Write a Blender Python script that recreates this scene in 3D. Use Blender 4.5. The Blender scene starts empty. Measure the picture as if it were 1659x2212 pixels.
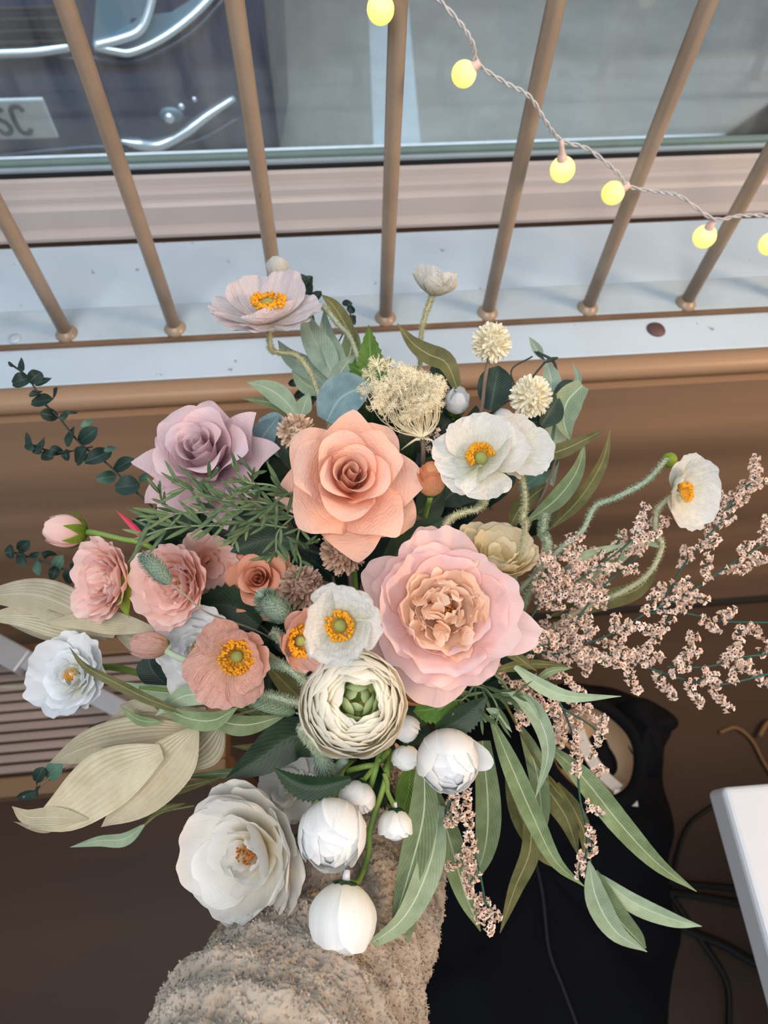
import bpy, math, random
import numpy as np
from mathutils import Vector, Matrix, noise

random.seed(7)
RNG = np.random.RandomState(11)
SC = bpy.context.scene
COL = SC.collection

# ------------------------------------------------------------------ camera
IW, IH, FPX = 1659.0, 2212.0, 1500.0
CAMZ = 1.60
R_CAM = np.array([[0.99544232, 0.06800582, -0.06685646],
                  [-0.09134809, 0.88128947, -0.4636641],
                  [0.02738804, 0.46765808, 0.88348504]])      # columns: camera right, up, back in world axes
CAMP = np.array([0.0, 0.0, CAMZ])
cam_data = bpy.data.cameras.new('camera')
cam = bpy.data.objects.new('camera', cam_data)
COL.objects.link(cam)
SC.camera = cam
M4 = Matrix.Identity(4)
for i in range(3):
    for j in range(3):
        M4[i][j] = R_CAM[i][j]
M4[2][3] = CAMZ
cam.matrix_world = M4
cam_data.sensor_fit = 'HORIZONTAL'
cam_data.sensor_width = 7.587
cam_data.lens = 7.587 * FPX / IW
cam_data.clip_start = 0.02
cam_data.dof.use_dof = True
cam_data.dof.focus_distance = 0.47
cam_data.dof.aperture_fstop = 2.2

# ------------------------------------------------------------------ light
world = bpy.data.worlds.new('world')
SC.world = world
world.use_nodes = True
wn = world.node_tree.nodes
wn['Background'].inputs[0].default_value = (0.66, 0.80, 1.0, 1)
wn['Background'].inputs[1].default_value = 0.26
SC.view_settings.view_transform = 'Standard'
SC.view_settings.look = 'None'
SC.view_settings.exposure = 0.92
SC.view_settings.gamma = 1.0
SC.view_settings.use_curve_mapping = False


def area_light(name, loc, target, sx, sy, power, color):
    l = bpy.data.lights.new(name, 'AREA')
    l.shape = 'RECTANGLE'
    l.size = sx
    l.size_y = sy
    l.energy = power
    l.color = color
    o = bpy.data.objects.new(name, l)
    COL.objects.link(o)
    o.location = loc
    o.rotation_euler = (Vector(target) - Vector(loc)).to_track_quat('-Z', 'Y').to_euler()
    return o


area_light('window_daylight', (0.0, 1.45, 2.6), (0.05, 0.35, 1.0), 2.6, 1.3, 54, (0.70, 0.86, 1.0))
area_light('overhead_fill', (-0.3, -0.5, 2.75), (0.0, 0.3, 0.9), 1.0, 1.0, 15, (1.0, 0.95, 0.90))  # unseen area light added overhead for soft fill
area_light('warm_room_lamp', (1.7, -0.1, 1.9), (0.1, 0.4, 0.9), 0.5, 0.5, 14, (1.0, 0.66, 0.38))


# ------------------------------------------------------------------ helpers
def V3(*a):
    return np.array(a, dtype=float)


def nrm(v):
    v = np.asarray(v, float)
    return v / (np.linalg.norm(v) + 1e-12)


CR, CU, CB = R_CAM[:, 0], R_CAM[:, 1], R_CAM[:, 2]


def P(px, py, d):
    """world point seen at pixel px,py at depth d metres along the optical axis"""
    return CAMP + d * ((px - IW / 2) / FPX * CR - (py - IH / 2) / FPX * CU - CB)


def PZ(px, py, z):
    r = P(px, py, 1.0) - CAMP
    return CAMP + r * ((z - CAMZ) / r[2])


def PY(px, py, y):
    r = P(px, py, 1.0) - CAMP
    return CAMP + r * (y / r[1])


def camdir(x, y, z):
    return nrm(x * CR + y * CU + z * CB)


def depth_of(p):
    return -float(np.dot(np.asarray(p) - CAMP, CB))


def s2l(c):
    out = []
    for v in c:
        v = v / 255.0
        out.append(v / 12.92 if v <= 0.04045 else ((v + 0.055) / 1.055) ** 2.4)
    return tuple(out) + (1.0,)


def thing(name, label, cat, loc=(0, 0, 0), group=None):
    o = bpy.data.objects.new(name, None)
    o.empty_display_size = 0.02
    COL.objects.link(o)
    o.location = tuple(float(v) for v in loc)
    o['label'] = label
    o['category'] = cat
    if group:
        o['group'] = group
    return o


def tag(o, label, cat, group=None):
    o['label'] = label
    o['category'] = cat
    if group:
        o['group'] = group
    return o


def origin(o):
    r = np.array(o.location, float)
    while o.parent is not None:
        o = o.parent
        r = r + np.array(o.location, float)
    return r


def mesh(name, verts, faces, mat, parent=None, uvs=None, smooth=True, kind=None, loc=None, mats=None, fmi=None, label=None):
    """verts are world positions; object origin goes to loc (or the parent's origin)"""
    verts = np.asarray(verts, float)
    base = V3(0, 0, 0)
    po = V3(0, 0, 0)
    if parent is not None:
        po = origin(parent)
    if loc is None:
        base = po
    else:
        base = np.asarray(loc, float)
    me = bpy.data.meshes.new(name)
    me.from_pydata((verts - base).tolist(), [], faces if isinstance(faces, list) else faces.tolist())
    if uvs is not None:
        uv = me.uv_layers.new(name='UVMap')
        li = np.zeros(len(me.loops), dtype=np.int32)
        me.loops.foreach_get('vertex_index', li)
        uv.data.foreach_set('uv', np.asarray(uvs, np.float32)[li].ravel())
    if smooth:
        me.polygons.foreach_set('use_smooth', [True] * len(me.polygons))
    if mats:
        for m in mats:
            me.materials.append(m)
        if fmi is not None:
            me.polygons.foreach_set('material_index', fmi)
    else:
        me.materials.append(mat)
    me.update()
    o = bpy.data.objects.new(name, me)
    COL.objects.link(o)
    if parent is not None:
        o.parent = parent
    o.location = tuple(base - po)
    if kind:
        o['kind'] = kind
    if label:
        o['label'] = label
    return o


class MB:
    """collects simple shapes for one mesh"""
    def __init__(s):
        s.v = []
        s.f = []
        s.uv = []
        s.n = 0

    def add(s, v, f, uv=None):
        v = np.asarray(v, float)
        s.v.append(v)
        s.f += [[i + s.n for i in q] for q in f]
        s.uv.append(np.zeros((len(v), 2)) if uv is None else np.asarray(uv, float))
        s.n += len(v)

    def build(s, name, mat, parent=None, **k):
        return mesh(name, np.vstack(s.v), s.f, mat, parent, uvs=np.vstack(s.uv), **k)


def catmull(pts, n):
    pts = [np.asarray(p, float) for p in pts]
    if len(pts) == 2:
        return np.array([pts[0] + (pts[1] - pts[0]) * t for t in np.linspace(0, 1, n)])
    q = [2 * pts[0] - pts[1]] + pts + [2 * pts[-1] - pts[-2]]
    segs = len(pts) - 1
    out = []
    for t in np.linspace(0, segs, n):
        i = min(int(t), segs - 1)
        u = t - i
        a, b, c, d = q[i], q[i + 1], q[i + 2], q[i + 3]
        out.append(0.5 * ((2 * b) + (c - a) * u + (2 * a - 5 * b + 4 * c - d) * u * u + (3 * b - a - 3 * c + d) * u ** 3))
    return np.array(out)


def tangents(p):
    t = np.gradient(p, axis=0)
    return t / (np.linalg.norm(t, axis=1)[:, None] + 1e-12)


_gf = {}


def gridfaces(nu, nv, wrap=False):
    k = (nu, nv, wrap)
    if k not in _gf:
        f = []
        for i in range(nu - 1):
            for j in range(nv if wrap else nv - 1):
                j2 = (j + 1) % nv
                f.append([i * nv + j, i * nv + j2, (i + 1) * nv + j2, (i + 1) * nv + j])
        _gf[k] = f
    return _gf[k]


def tube(pts, rad, sides=8, n=None, caps=True, smooth=True):
    p = catmull(pts, n) if n else np.asarray(pts, float)
    m = len(p)
    t = tangents(p)
    r = np.interp(np.linspace(0, 1, m), np.linspace(0, 1, len(rad)), rad) if hasattr(rad, '__len__') else np.full(m, rad)
    a = np.cross(t[0], V3(0.3, 0.9, 0.2))
    a = nrm(a)
    vs = []
    uv = []
    for i in range(m):
        a = nrm(a - t[i] * np.dot(a, t[i]))
        b = np.cross(t[i], a)
        for k in range(sides):
            th = 2 * math.pi * k / sides
            vs.append(p[i] + r[i] * (math.cos(th) * a + math.sin(th) * b))
            uv.append((k / sides, i / max(1, m - 1)))
    f = list(gridfaces(m, sides, True))
    if caps:
        f = f + [list(range(sides))[::-1], [(m - 1) * sides + k for k in range(sides)]]
    return np.array(vs), f, uv


def box(x0, x1, y0, y1, z0, z1):
    v = [(x, y, z) for x in (x0, x1) for y in (y0, y1) for z in (z0, z1)]
    f = [[0, 1, 3, 2], [4, 6, 7, 5], [0, 4, 5, 1], [2, 3, 7, 6], [0, 2, 6, 4], [1, 5, 7, 3]]
    return v, f


def sphere(c, rx, frame=None, n=10, m=14, ry=None, rz=None):
    ry = ry or rx
    rz = rz or rx
    X, Y, Z = frame if frame else (V3(1, 0, 0), V3(0, 1, 0), V3(0, 0, 1))
    v = []
    uv = []
    for i in range(n):
        a = math.pi * i / (n - 1)
        for j in range(m):
            b = 2 * math.pi * j / m
            v.append(c + X * rx * math.sin(a) * math.cos(b) + Y * ry * math.sin(a) * math.sin(b) - Z * rz * math.cos(a))
            uv.append((j / m, i / (n - 1)))
    return np.array(v), list(gridfaces(n, m, True)), uv


def bevel(o, w, seg=2):
    b = o.modifiers.new('bevel', 'BEVEL')
    b.width = w
    b.segments = seg
    b.limit_method = 'ANGLE'
    return o


# ------------------------------------------------------------------ materials
def newmat(name):
    m = bpy.data.materials.new(name)
    m.use_nodes = True
    nt = m.node_tree
    return m, nt, nt.nodes['Principled BSDF'], nt.nodes['Material Output']


def noise_tex(nt, scale, detail=3, vec=None, rough=0.5):
    n = nt.nodes.new('ShaderNodeTexNoise')
    n.inputs['Scale'].default_value = scale
    n.inputs['Detail'].default_value = detail
    n.inputs['Roughness'].default_value = rough
    if vec is not None:
        nt.links.new(vec, n.inputs['Vector'])
    return n


def mapping(nt, src, scale, loc=(0, 0, 0)):
    m = nt.nodes.new('ShaderNodeMapping')
    m.inputs['Scale'].default_value = scale
    m.inputs['Location'].default_value = loc
    nt.links.new(src, m.inputs['Vector'])
    return m.outputs[0]


def ramp(nt, fac, stops):
    r = nt.nodes.new('ShaderNodeValToRGB')
    e = r.color_ramp.elements
    while len(e) < len(stops):
        e.new(0.5)
    for el, (p, c) in zip(e, stops):
        el.position = p
        el.color = c if len(c) == 4 else tuple(c) + (1,)
    nt.links.new(fac, r.inputs[0])
    return r.outputs[0]


def mixc(nt, fac, a, b, mode='MIX'):
    m = nt.nodes.new('ShaderNodeMix')
    m.data_type = 'RGBA'
    m.blend_type = mode
    for s, v in ((m.inputs[0], fac), (m.inputs[6], a), (m.inputs[7], b)):
        if isinstance(v, (int, float)):
            s.default_value = v
        elif isinstance(v, tuple):
            s.default_value = v
        else:
            nt.links.new(v, s)
    return m.outputs[2]


def bump(nt, h, strength, dist, bsdf, prev=None):
    b = nt.nodes.new('ShaderNodeBump')
    b.inputs['Strength'].default_value = strength
    b.inputs['Distance'].default_value = dist
    nt.links.new(h, b.inputs['Height'])
    if prev is not None:
        nt.links.new(prev, b.inputs['Normal'])
    nt.links.new(b.outputs[0], bsdf.inputs['Normal'])
    return b.outputs[0]


def plain(name, rgb, rough=0.6, var=0.0, scale=30, metal=0, bumps=0, bscale=200, bdist=0.001, spec=0.4):
    m, nt, b, out = newmat(name)
    c = s2l(rgb)
    b.inputs['Roughness'].default_value = rough
    b.inputs['Metallic'].default_value = metal
    b.inputs['Specular IOR Level'].default_value = spec
    tc = nt.nodes.new('ShaderNodeTexCoord').outputs['Object']
    n = noise_tex(nt, scale, 4, tc)
    d = tuple(max(0, x * (1 - var)) for x in c[:3]) + (1,)
    l = tuple(min(1, x * (1 + var)) for x in c[:3]) + (1,)
    nt.links.new(ramp(nt, n.outputs[0], [(0.3, d), (0.7, l)]), b.inputs['Base Color'])
    if bumps:
        n2 = noise_tex(nt, bscale, 4, tc)
        bump(nt, n2.outputs[0], bumps, bdist, b)
    return m


def petalmat(name, base, mid, tip, trans=0.35, wr=0.5, cross=False, rough=0.65):
    """true petal colour runs from base to tip along the UV; crinkles are bump"""
    m, nt, b, out = newmat(name)
    uv = nt.nodes.new('ShaderNodeUVMap')
    uv.uv_map = 'UVMap'
    sep = nt.nodes.new('ShaderNodeSeparateXYZ')
    nt.links.new(uv.outputs[0], sep.inputs[0])
    col = ramp(nt, sep.outputs[1], [(0.05, s2l(base)), (0.45, s2l(mid)), (0.95, s2l(tip))])
    oi = nt.nodes.new('ShaderNodeObjectInfo')
    hs = nt.nodes.new('ShaderNodeHueSaturation')
    mr = nt.nodes.new('ShaderNodeMapRange')
    mr.inputs[3].default_value = 0.94
    mr.inputs[4].default_value = 1.04
    nt.links.new(oi.outputs['Random'], mr.inputs[0])
    nt.links.new(mr.outputs[0], hs.inputs['Value'])
    nt.links.new(col, hs.inputs['Color'])
    sc = (26, 2.2, 1) if not cross else (9, 30, 1)
    n1 = noise_tex(nt, 1.0, 4, mapping(nt, uv.outputs[0], sc), 0.6)
    n2 = noise_tex(nt, 1.0, 3, mapping(nt, uv.outputs[0], (6, 5, 1)))
    mx = nt.nodes.new('ShaderNodeMath')
    mx.operation = 'ADD'
    nt.links.new(n1.outputs[0], mx.inputs[0])
    nt.links.new(n2.outputs[0], mx.inputs[1])
    bn = bump(nt, mx.outputs[0], wr, 0.0022 if not cross else 0.004, b)
    nt.links.new(hs.outputs[0], b.inputs['Base Color'])
    b.inputs['Roughness'].default_value = rough
    b.inputs['Specular IOR Level'].default_value = 0.25
    tr = nt.nodes.new('ShaderNodeBsdfTranslucent')
    nt.links.new(hs.outputs[0], tr.inputs[0])
    nt.links.new(bn, tr.inputs['Normal'])
    ms = nt.nodes.new('ShaderNodeMixShader')
    ms.inputs[0].default_value = trans
    nt.links.new(b.outputs[0], ms.inputs[1])
    nt.links.new(tr.outputs[0], ms.inputs[2])
    nt.links.new(ms.outputs[0], out.inputs[0])
    return m


def leafmat(name, col, col2, rib, trans=0.2, rough=0.5, ribw=0.035, veins=0.0, blot=6, par=False):
    m, nt, b, out = newmat(name)
    uv = nt.nodes.new('ShaderNodeUVMap')
    uv.uv_map = 'UVMap'
    sep = nt.nodes.new('ShaderNodeSeparateXYZ')
    nt.links.new(uv.outputs[0], sep.inputs[0])
    oi = nt.nodes.new('ShaderNodeObjectInfo')
    tc = nt.nodes.new('ShaderNodeTexCoord').outputs['Object']
    n = noise_tex(nt, blot * 10, 5, tc, 0.6)
    base = ramp(nt, n.outputs[0], [(0.35, s2l(col)), (0.68, s2l(col2))])
    hs = nt.nodes.new('ShaderNodeHueSaturation')
    mr = nt.nodes.new('ShaderNodeMapRange')
    mr.inputs[3].default_value = 0.8
    mr.inputs[4].default_value = 1.15
    nt.links.new(oi.outputs['Random'], mr.inputs[0])
    nt.links.new(mr.outputs[0], hs.inputs['Value'])
    nt.links.new(base, hs.inputs['Color'])
    # midrib: |u-0.5| < ribw
    a = nt.nodes.new('ShaderNodeMath')
    a.operation = 'SUBTRACT'
    nt.links.new(sep.outputs[0], a.inputs[0])
    a.inputs[1].default_value = 0.5
    ab = nt.nodes.new('ShaderNodeMath')
    ab.operation = 'ABSOLUTE'
    nt.links.new(a.outputs[0], ab.inputs[0])
    ribf = ramp(nt, ab.outputs[0], [(ribw * 0.4, (1, 1, 1)), (ribw, (0, 0, 0))])
    col3 = mixc(nt, ribf, hs.outputs[0], s2l(rib))
    wv = nt.nodes.new('ShaderNodeTexWave')
    wv.inputs['Scale'].default_value = 1.0
    wv.inputs['Distortion'].default_value = 1.5
    # veins: run outward and forward
    comb = nt.nodes.new('ShaderNodeCombineXYZ')
    s1 = nt.nodes.new('ShaderNodeMath')
    s1.operation = 'MULTIPLY_ADD'
    nt.links.new(ab.outputs[0], s1.inputs[0])
    s1.inputs[1].default_value = -0.55
    nt.links.new(sep.outputs[1], s1.inputs[2])
    s2 = nt.nodes.new('ShaderNodeMath')
    s2.operation = 'MULTIPLY'
    nt.links.new(sep.outputs[0] if par else s1.outputs[0], s2.inputs[0])
    s2.inputs[1].default_value = 3.2 if par else 5.0
    nt.links.new(s2.outputs[0], comb.inputs[0])
    nt.links.new(comb.outputs[0], wv.inputs['Vector'])
    bn = bump(nt, wv.outputs[1], 0.25 + veins, 0.0008, b)
    nt.links.new(col3, b.inputs['Base Color'])
    b.inputs['Roughness'].default_value = rough
    b.inputs['Specular IOR Level'].default_value = 0.35
    tr = nt.nodes.new('ShaderNodeBsdfTranslucent')
    nt.links.new(col3, tr.inputs[0])
    ms = nt.nodes.new('ShaderNodeMixShader')
    ms.inputs[0].default_value = trans
    nt.links.new(b.outputs[0], ms.inputs[1])
    nt.links.new(tr.outputs[0], ms.inputs[2])
    nt.links.new(ms.outputs[0], out.inputs[0])
    return m


def woodmat(name, c1, c2, axis='x', rough=0.45, k=1.0):
    m, nt, b, out = newmat(name)
    tc = nt.nodes.new('ShaderNodeTexCoord').outputs['Object']
    sc = {'x': (0.6 * k, 14 * k, 14 * k), 'y': (14 * k, 0.6 * k, 14 * k), 'z': (14 * k, 14 * k, 0.6 * k)}[axis]
    n = noise_tex(nt, 1.0, 6, mapping(nt, tc, sc), 0.55)
    nt.links.new(ramp(nt, n.outputs[0], [(0.3, s2l(c1)), (0.7, s2l(c2))]), b.inputs['Base Color'])
    b.inputs['Roughness'].default_value = rough
    bump(nt, n.outputs[0], 0.15, 0.002, b)
    return m

# ================================================================== the setting
SILL = 0.92
BARY = 0.634


def struct(name, mb_or_o, mat=None, parent=None, bev=0):
    o = mb_or_o.build(name, mat, parent, smooth=False) if isinstance(mb_or_o, MB) else mb_or_o
    if parent is None:
        o['kind'] = 'structure'
    if bev:
        bevel(o, bev, 3)
    return o


def boxes(*bs):
    m = MB()
    for b in bs:
        m.add(*box(*b))
    return m


M_floor = woodmat('floor_laminate', (56, 39, 28), (72, 52, 38), 'x', 0.65, 0.5)
M_panel = woodmat('panel_wood', (118, 94, 76), (168, 136, 108), 'x', 0.5, 0.5)
M_sillw = plain('sill_white_paint', (192, 212, 230), 0.35, 0.05, 9, bumps=0.12, bscale=60)
nt_ = M_sillw.node_tree
bs_ = nt_.nodes['Principled BSDF']
tc_ = nt_.nodes.new('ShaderNodeTexCoord').outputs['Object']
sp1 = noise_tex(nt_, 55, 2, tc_)
sp2 = noise_tex(nt_, 7, 4, tc_)
f1 = ramp(nt_, sp1.outputs[0], [(0.735, (0, 0, 0)), (0.76, (.6, .6, .6))])
f2 = ramp(nt_, sp2.outputs[0], [(0.5, (0, 0, 0)), (0.75, (.25, .25, .25))])
c_old = bs_.inputs['Base Color'].links[0].from_socket
c1_ = mixc(nt_, f2, c_old, s2l((168, 180, 196)))
nt_.links.new(mixc(nt_, f1, c1_, s2l((96, 88, 84))), bs_.inputs['Base Color'])
M_edge = woodmat('sill_edge_wood', (146, 118, 92), (170, 138, 110), 'x', 0.45)
M_frame = plain('window_frame_white', (188, 182, 182), 0.4, 0.04, 8)
M_plaster = plain('plaster', (188, 176, 162), 0.85, 0.05, 5, bumps=0.1, bscale=80)
M_black = plain('black_rubber_and_gap', (18, 20, 24), 0.5)
M_gasket = plain('teal_grey_gasket', (120, 146, 146), 0.35, 0.05)
M_gasket2 = plain('pale_aluminium', (176, 196, 208), 0.3, 0.03, metal=0.3)

# floor of the room
struct('floor', boxes((-2.2, 2.4, -2.0, 0.53, -0.05, 0.0)), M_floor)
# wall under the window: panelled in brown wood
wl = struct('wall_window', boxes((-2.2, 2.4, 0.53, 0.95, 0.0, SILL - 0.03)), M_panel)
# small dark nail marks on the panel
struct('wall_beside_window', boxes((-2.2, -1.35, 0.80, 0.95, SILL, 2.7), (1.6, 2.4, 0.80, 0.95, SILL, 2.7),
                                   (-1.35, 1.6, 0.80, 0.95, 2.45, 2.7)), M_plaster)
struct('wall_left', boxes((-2.3, -2.2, -2.0, 0.95, 0, 2.7)), M_plaster)
struct('wall_right', boxes((2.4, 2.5, -2.0, 0.95, 0, 2.7)), M_plaster)
struct('shadow_gap_window', boxes((-2.2, 2.4, 0.515, 0.53, 0.0, 0.012)), M_black)  # dark strip standing in for the shadow gap along the wall foot
# sill: painted top with a rounded wooden nosing
struct('trim_1', boxes((-2.2, 2.4, 0.560, 0.80, SILL - 0.028, SILL)), M_sillw, bev=0.002)
pts = []
m = MB()
sec = []
for k in range(9):
    a = math.pi / 2 + math.pi * k / 8
    sec.append((0.548 + 0.014 * math.cos(a), SILL - 0.0145 + 0.0135 * math.sin(a)))
sec = [(0.562, SILL - 0.001)] + sec + [(0.562, SILL - 0.028)]
v = [(x, y, z) for x in (-2.2, 2.4) for (y, z) in sec]
n_ = len(sec)
f = [[i, i + 1, n_ + i + 1, n_ + i] for i in range(n_ - 1)] + [[n_ - 1, 0, n_, 2 * n_ - 1]]
m.add(v, f)
o = m.build('trim_2', M_edge, smooth=True)
o['kind'] = 'structure'

# window: profiled bottom rail, gaskets, dusty pane
win = thing('window_1', 'x', 'x')
del win['label'], win['category']
win['kind'] = 'structure'
win.location = (0, 0.83, SILL)
prof = [(0.808, 0.0), (0.808, 0.005), (0.816, 0.008), (0.822, 0.009), (0.824, 0.036), (0.828, 0.040), (0.832, 0.041),
        (0.833, 0.049), (0.838, 0.052), (0.846, 0.053), (0.848, 0.062), (0.852, 0.065), (0.90, 0.065), (0.90, 0.0)]
m = MB()
n_ = len(prof)
m.add([(x, y, SILL + z) for x in (-1.35, 1.6) for (y, z) in prof],
      [[i, (i + 1) % n_, n_ + (i + 1) % n_, n_ + i] for i in range(n_)])
m.build('window_frame', M_frame, win, smooth=False)
boxes((-1.35, 1.6, 0.853, 0.8575, SILL + 0.0652, SILL + 0.0695)).build('gasket', M_black, win, smooth=False, label='black rubber gasket')
bevel(boxes((-1.35, 1.6, 0.858, 0.864, SILL + 0.0652, SILL + 0.0746)).build('glazing_bead', M_gasket2, win, smooth=False, label='pale blue glazing bead'), 0.002)
bevel(boxes((-1.35, 1.6, 0.868, 0.878, SILL + 0.0652, SILL + 0.0775)).build('spacer_bar', M_gasket, win, smooth=False, label='grey-green spacer bar'), 0.003)
boxes((-1.35, -1.28, 0.80, 0.90, SILL + 0.0655, 2.45), (1.53, 1.6, 0.80, 0.90, SILL + 0.0655, 2.45),
      (-1.28, 1.53, 0.80, 0.90, 2.39, 2.45)).build('window_frame', M_frame, win, smooth=False)
gm, nt, b, out = newmat('dusty_glass')
tr = nt.nodes.new('ShaderNodeBsdfTransparent')
tr.inputs[0].default_value = (0.93, 0.965, 0.97, 1)
gl = nt.nodes.new('ShaderNodeBsdfGlossy')
gl.inputs['Roughness'].default_value = 0.02
df = nt.nodes.new('ShaderNodeBsdfDiffuse')
df.inputs[0].default_value = (0.70, 0.72, 0.70, 1)
fr = nt.nodes.new('ShaderNodeFresnel')
fr.inputs[0].default_value = 1.45
mg = nt.nodes.new('ShaderNodeMixShader')
nt.links.new(fr.outputs[0], mg.inputs[0])
nt.links.new(tr.outputs[0], mg.inputs[1])
nt.links.new(gl.outputs[0], mg.inputs[2])
md = nt.nodes.new('ShaderNodeMixShader')
tc = nt.nodes.new('ShaderNodeTexCoord').outputs['Object']
dn = noise_tex(nt, 1.0, 5, mapping(nt, tc, (22, 1, 4)), 0.6)
dr = nt.nodes.new('ShaderNodeMapRange')
dr.inputs[1].default_value = 0.3
dr.inputs[2].default_value = 0.8
dr.inputs[3].default_value = 0.03
dr.inputs[4].default_value = 0.19
nt.links.new(dn.outputs[0], dr.inputs[0])
nt.links.new(dr.outputs[0], md.inputs[0])
nt.links.new(mg.outputs[0], md.inputs[1])
nt.links.new(df.outputs[0], md.inputs[2])
nt.links.new(md.outputs[0], out.inputs[0])
boxes((-1.28, 1.53, 0.879, 0.882, SILL + 0.0652, 2.39)).build('pane', gm, win, smooth=False, label='dusty window pane')

# street outside
M_road = plain('asphalt', (160, 156, 148), 0.8, 0.16, 5, bumps=0.4, bscale=120, bdist=0.004)
M_line = plain('road_paint', (205, 212, 214), 0.7, 0.08, 12)
road = boxes((-5, 6, 0.96, 9, 0.10, 0.20)).build('street', M_road, smooth=False)
road['kind'] = 'structure'
for k, (a_, b_, w0) in enumerate([((858, 320), (838, 0), 0.075)]):
    pa, pb = PZ(a_[0], a_[1], 0.2), PZ(b_[0], b_[1], 0.2)
    dd = pb - pa
    pb = pa + dd * 2.2
    m = MB()
    s = V3(w0, 0, 0)
    up = V3(0, 0, 0.003)
    m.add([pa - s, pa + s, pb + s, pb - s, pa - s + up, pa + s + up, pb + s + up, pb - s + up],
          [[4, 5, 6, 7], [0, 1, 5, 4], [1, 2, 6, 5], [2, 3, 7, 6], [3, 0, 4, 7]])
    tag(m.build('road_marking', M_line, smooth=False, loc=pa), 'white painted line on the grey street beside the parked car', 'road marking')

# ------------------------------------------------------------------ window grille
M_bar = plain('cream_bar_paint', (178, 158, 138), 0.38, 0.12, 40, bumps=0.25, bscale=90)
mt, nt, b, out = newmat('chipped_cream_paint')
tc = nt.nodes.new('ShaderNodeTexCoord').outputs['Object']
n1 = noise_tex(nt, 1.0, 8, mapping(nt, tc, (160, 160, 22)), 0.7)
cf = ramp(nt, n1.outputs[0], [(0.665, (0, 0, 0)), (0.69, (1, 1, 1))])
n2 = noise_tex(nt, 14, 3, tc)
c0 = ramp(nt, n2.outputs[0], [(0.3, s2l((142, 124, 108))), (0.7, s2l((164, 146, 128)))])
nt.links.new(mixc(nt, cf, c0, s2l((92, 72, 56))), b.inputs['Base Color'])
b.inputs['Roughness'].default_value = 0.32
bump(nt, n1.outputs[0], 0.15, 0.001, b)
M_bar = mt
gr = thing('window_grille', 'cream painted metal bars rising from a flat strip on the white window sill', 'window grille', (0.08, BARY, SILL))
M_strip = plain('strip_white_paint', (176, 194, 208), 0.4, 0.07, 25, bumps=0.2, bscale=70)
bevel(boxes((-1.3, 1.55, 0.622, 0.676, SILL + 0.0005, SILL + 0.008)).build('base_strip', M_strip, gr, smooth=False), 0.0015)
bevel(boxes((-1.3, 1.55, 0.6165, 0.622, SILL + 0.0005, SILL + 0.007)).build('strip_edge', plain('strip_edge_brown', (112, 88, 68), .5, .2, 30), gr, smooth=False), 0.001)
boxes((-1.3, 1.55, 0.62, 0.66, 2.33, 2.345)).build('top_strip', M_bar, gr, smooth=False)
for k in range(-8, 11):
    x = 0.0785 + 0.1332 * k
    if x > 1.5 or x < -1.25:
        continue
    m = MB()
    m.add(*tube([V3(x, BARY, SILL + 0.006), V3(x, BARY, 1.6), V3(x, BARY, 2.34)], 0.0083, 16, 12))
    bar = m.build('bar', M_bar, gr)
    m = MB()
    a = [V3(x, BARY, SILL + 0.006), V3(x, BARY, SILL + 0.010), V3(x, BARY, SILL + 0.016)]
    m.add(*tube(a, [0.0155, 0.0125, 0.0085], 14))
    m.build('weld_collar', M_bar, bar)
M_plug = plain('brown_plug', (96, 74, 74), 0.5, 0.2)
q = PZ(1417, 712, SILL)
m = MB()
m.add(*tube([q, q + V3(0, 0, 0.002)], [0.0125, 0.011], 20))
tag(m.build('sill_plug', M_plug, loc=q), 'small round brown plug set in the front of the white sill', 'plug')
q = PZ(32, 732, SILL + 0.008)
m = MB()
m.add(*tube([q, q + V3(0, 0, 0.0012), q + V3(0, 0, 0.0018)], [0.008, 0.0075, 0.003], 16))
tag(m.build('screw', M_strip, loc=q), 'small white painted screw head on the left end of the grille strip', 'screw')

# ------------------------------------------------------------------ fairy lights
ml, nt, b, out = newmat('lit_bulb')
uvn = nt.nodes.new('ShaderNodeUVMap')
sp = nt.nodes.new('ShaderNodeSeparateXYZ')
nt.links.new(uvn.outputs[0], sp.inputs[0])
cc = ramp(nt, sp.outputs[1], [(0.0, (1.0, 0.90, 0.14)), (0.55, (1.0, 0.92, 0.28)), (0.95, (1.0, 0.84, 0.60))])
b.inputs['Base Color'].default_value = (0.8, 0.72, 0.2, 1)
nt.links.new(cc, b.inputs['Emission Color'])
b.inputs['Emission Strength'].default_value = 0.42
M_bulb = ml
mw, nt, b, out = newmat('clear_plastic_wire')
b.inputs['Base Color'].default_value = (0.72, 0.72, 0.74, 1)
b.inputs['Roughness'].default_value = 0.25
b.inputs['Transmission Weight'].default_value = 0.35
M_wire = mw
M_sock = plain('frosted_socket', (226, 196, 188), 0.4)
YL = 0.612
wpx = [(820, -70), (905, -40), (985, 40), (1020, 92), (1033, 138), (1090, 178), (1143, 208), (1178, 262), (1212, 303), (1270, 322), (1330, 370),
       (1358, 402), (1420, 414), (1470, 425), (1540, 472), (1600, 466), (1660, 468), (1720, 500)]
wp = [PY(x, y, YL + 0.004 * math.sin(i * 1.7)) for i, (x, y) in enumerate(wpx)]
sl = thing('string_lights', 'string of small round lit yellow bulbs on clear twisted wire hanging across the bars', 'fairy lights', PY(1212, 303, YL))
cp = catmull(wp, 260)
tt = tangents(cp)
m = MB()
for ph in (0, math.pi):
    q = []
    for i in range(len(cp)):
        a = nrm(np.cross(tt[i], V3(0, 1, 0)))
        bb = np.cross(tt[i], a)
        th = i * 0.55 + ph
        q.append(cp[i] + 0.0013 * (math.cos(th) * a + math.sin(th) * bb))
    m.add(*tube(q, 0.0010, 6))
m.build('wire', M_wire, sl)
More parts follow.
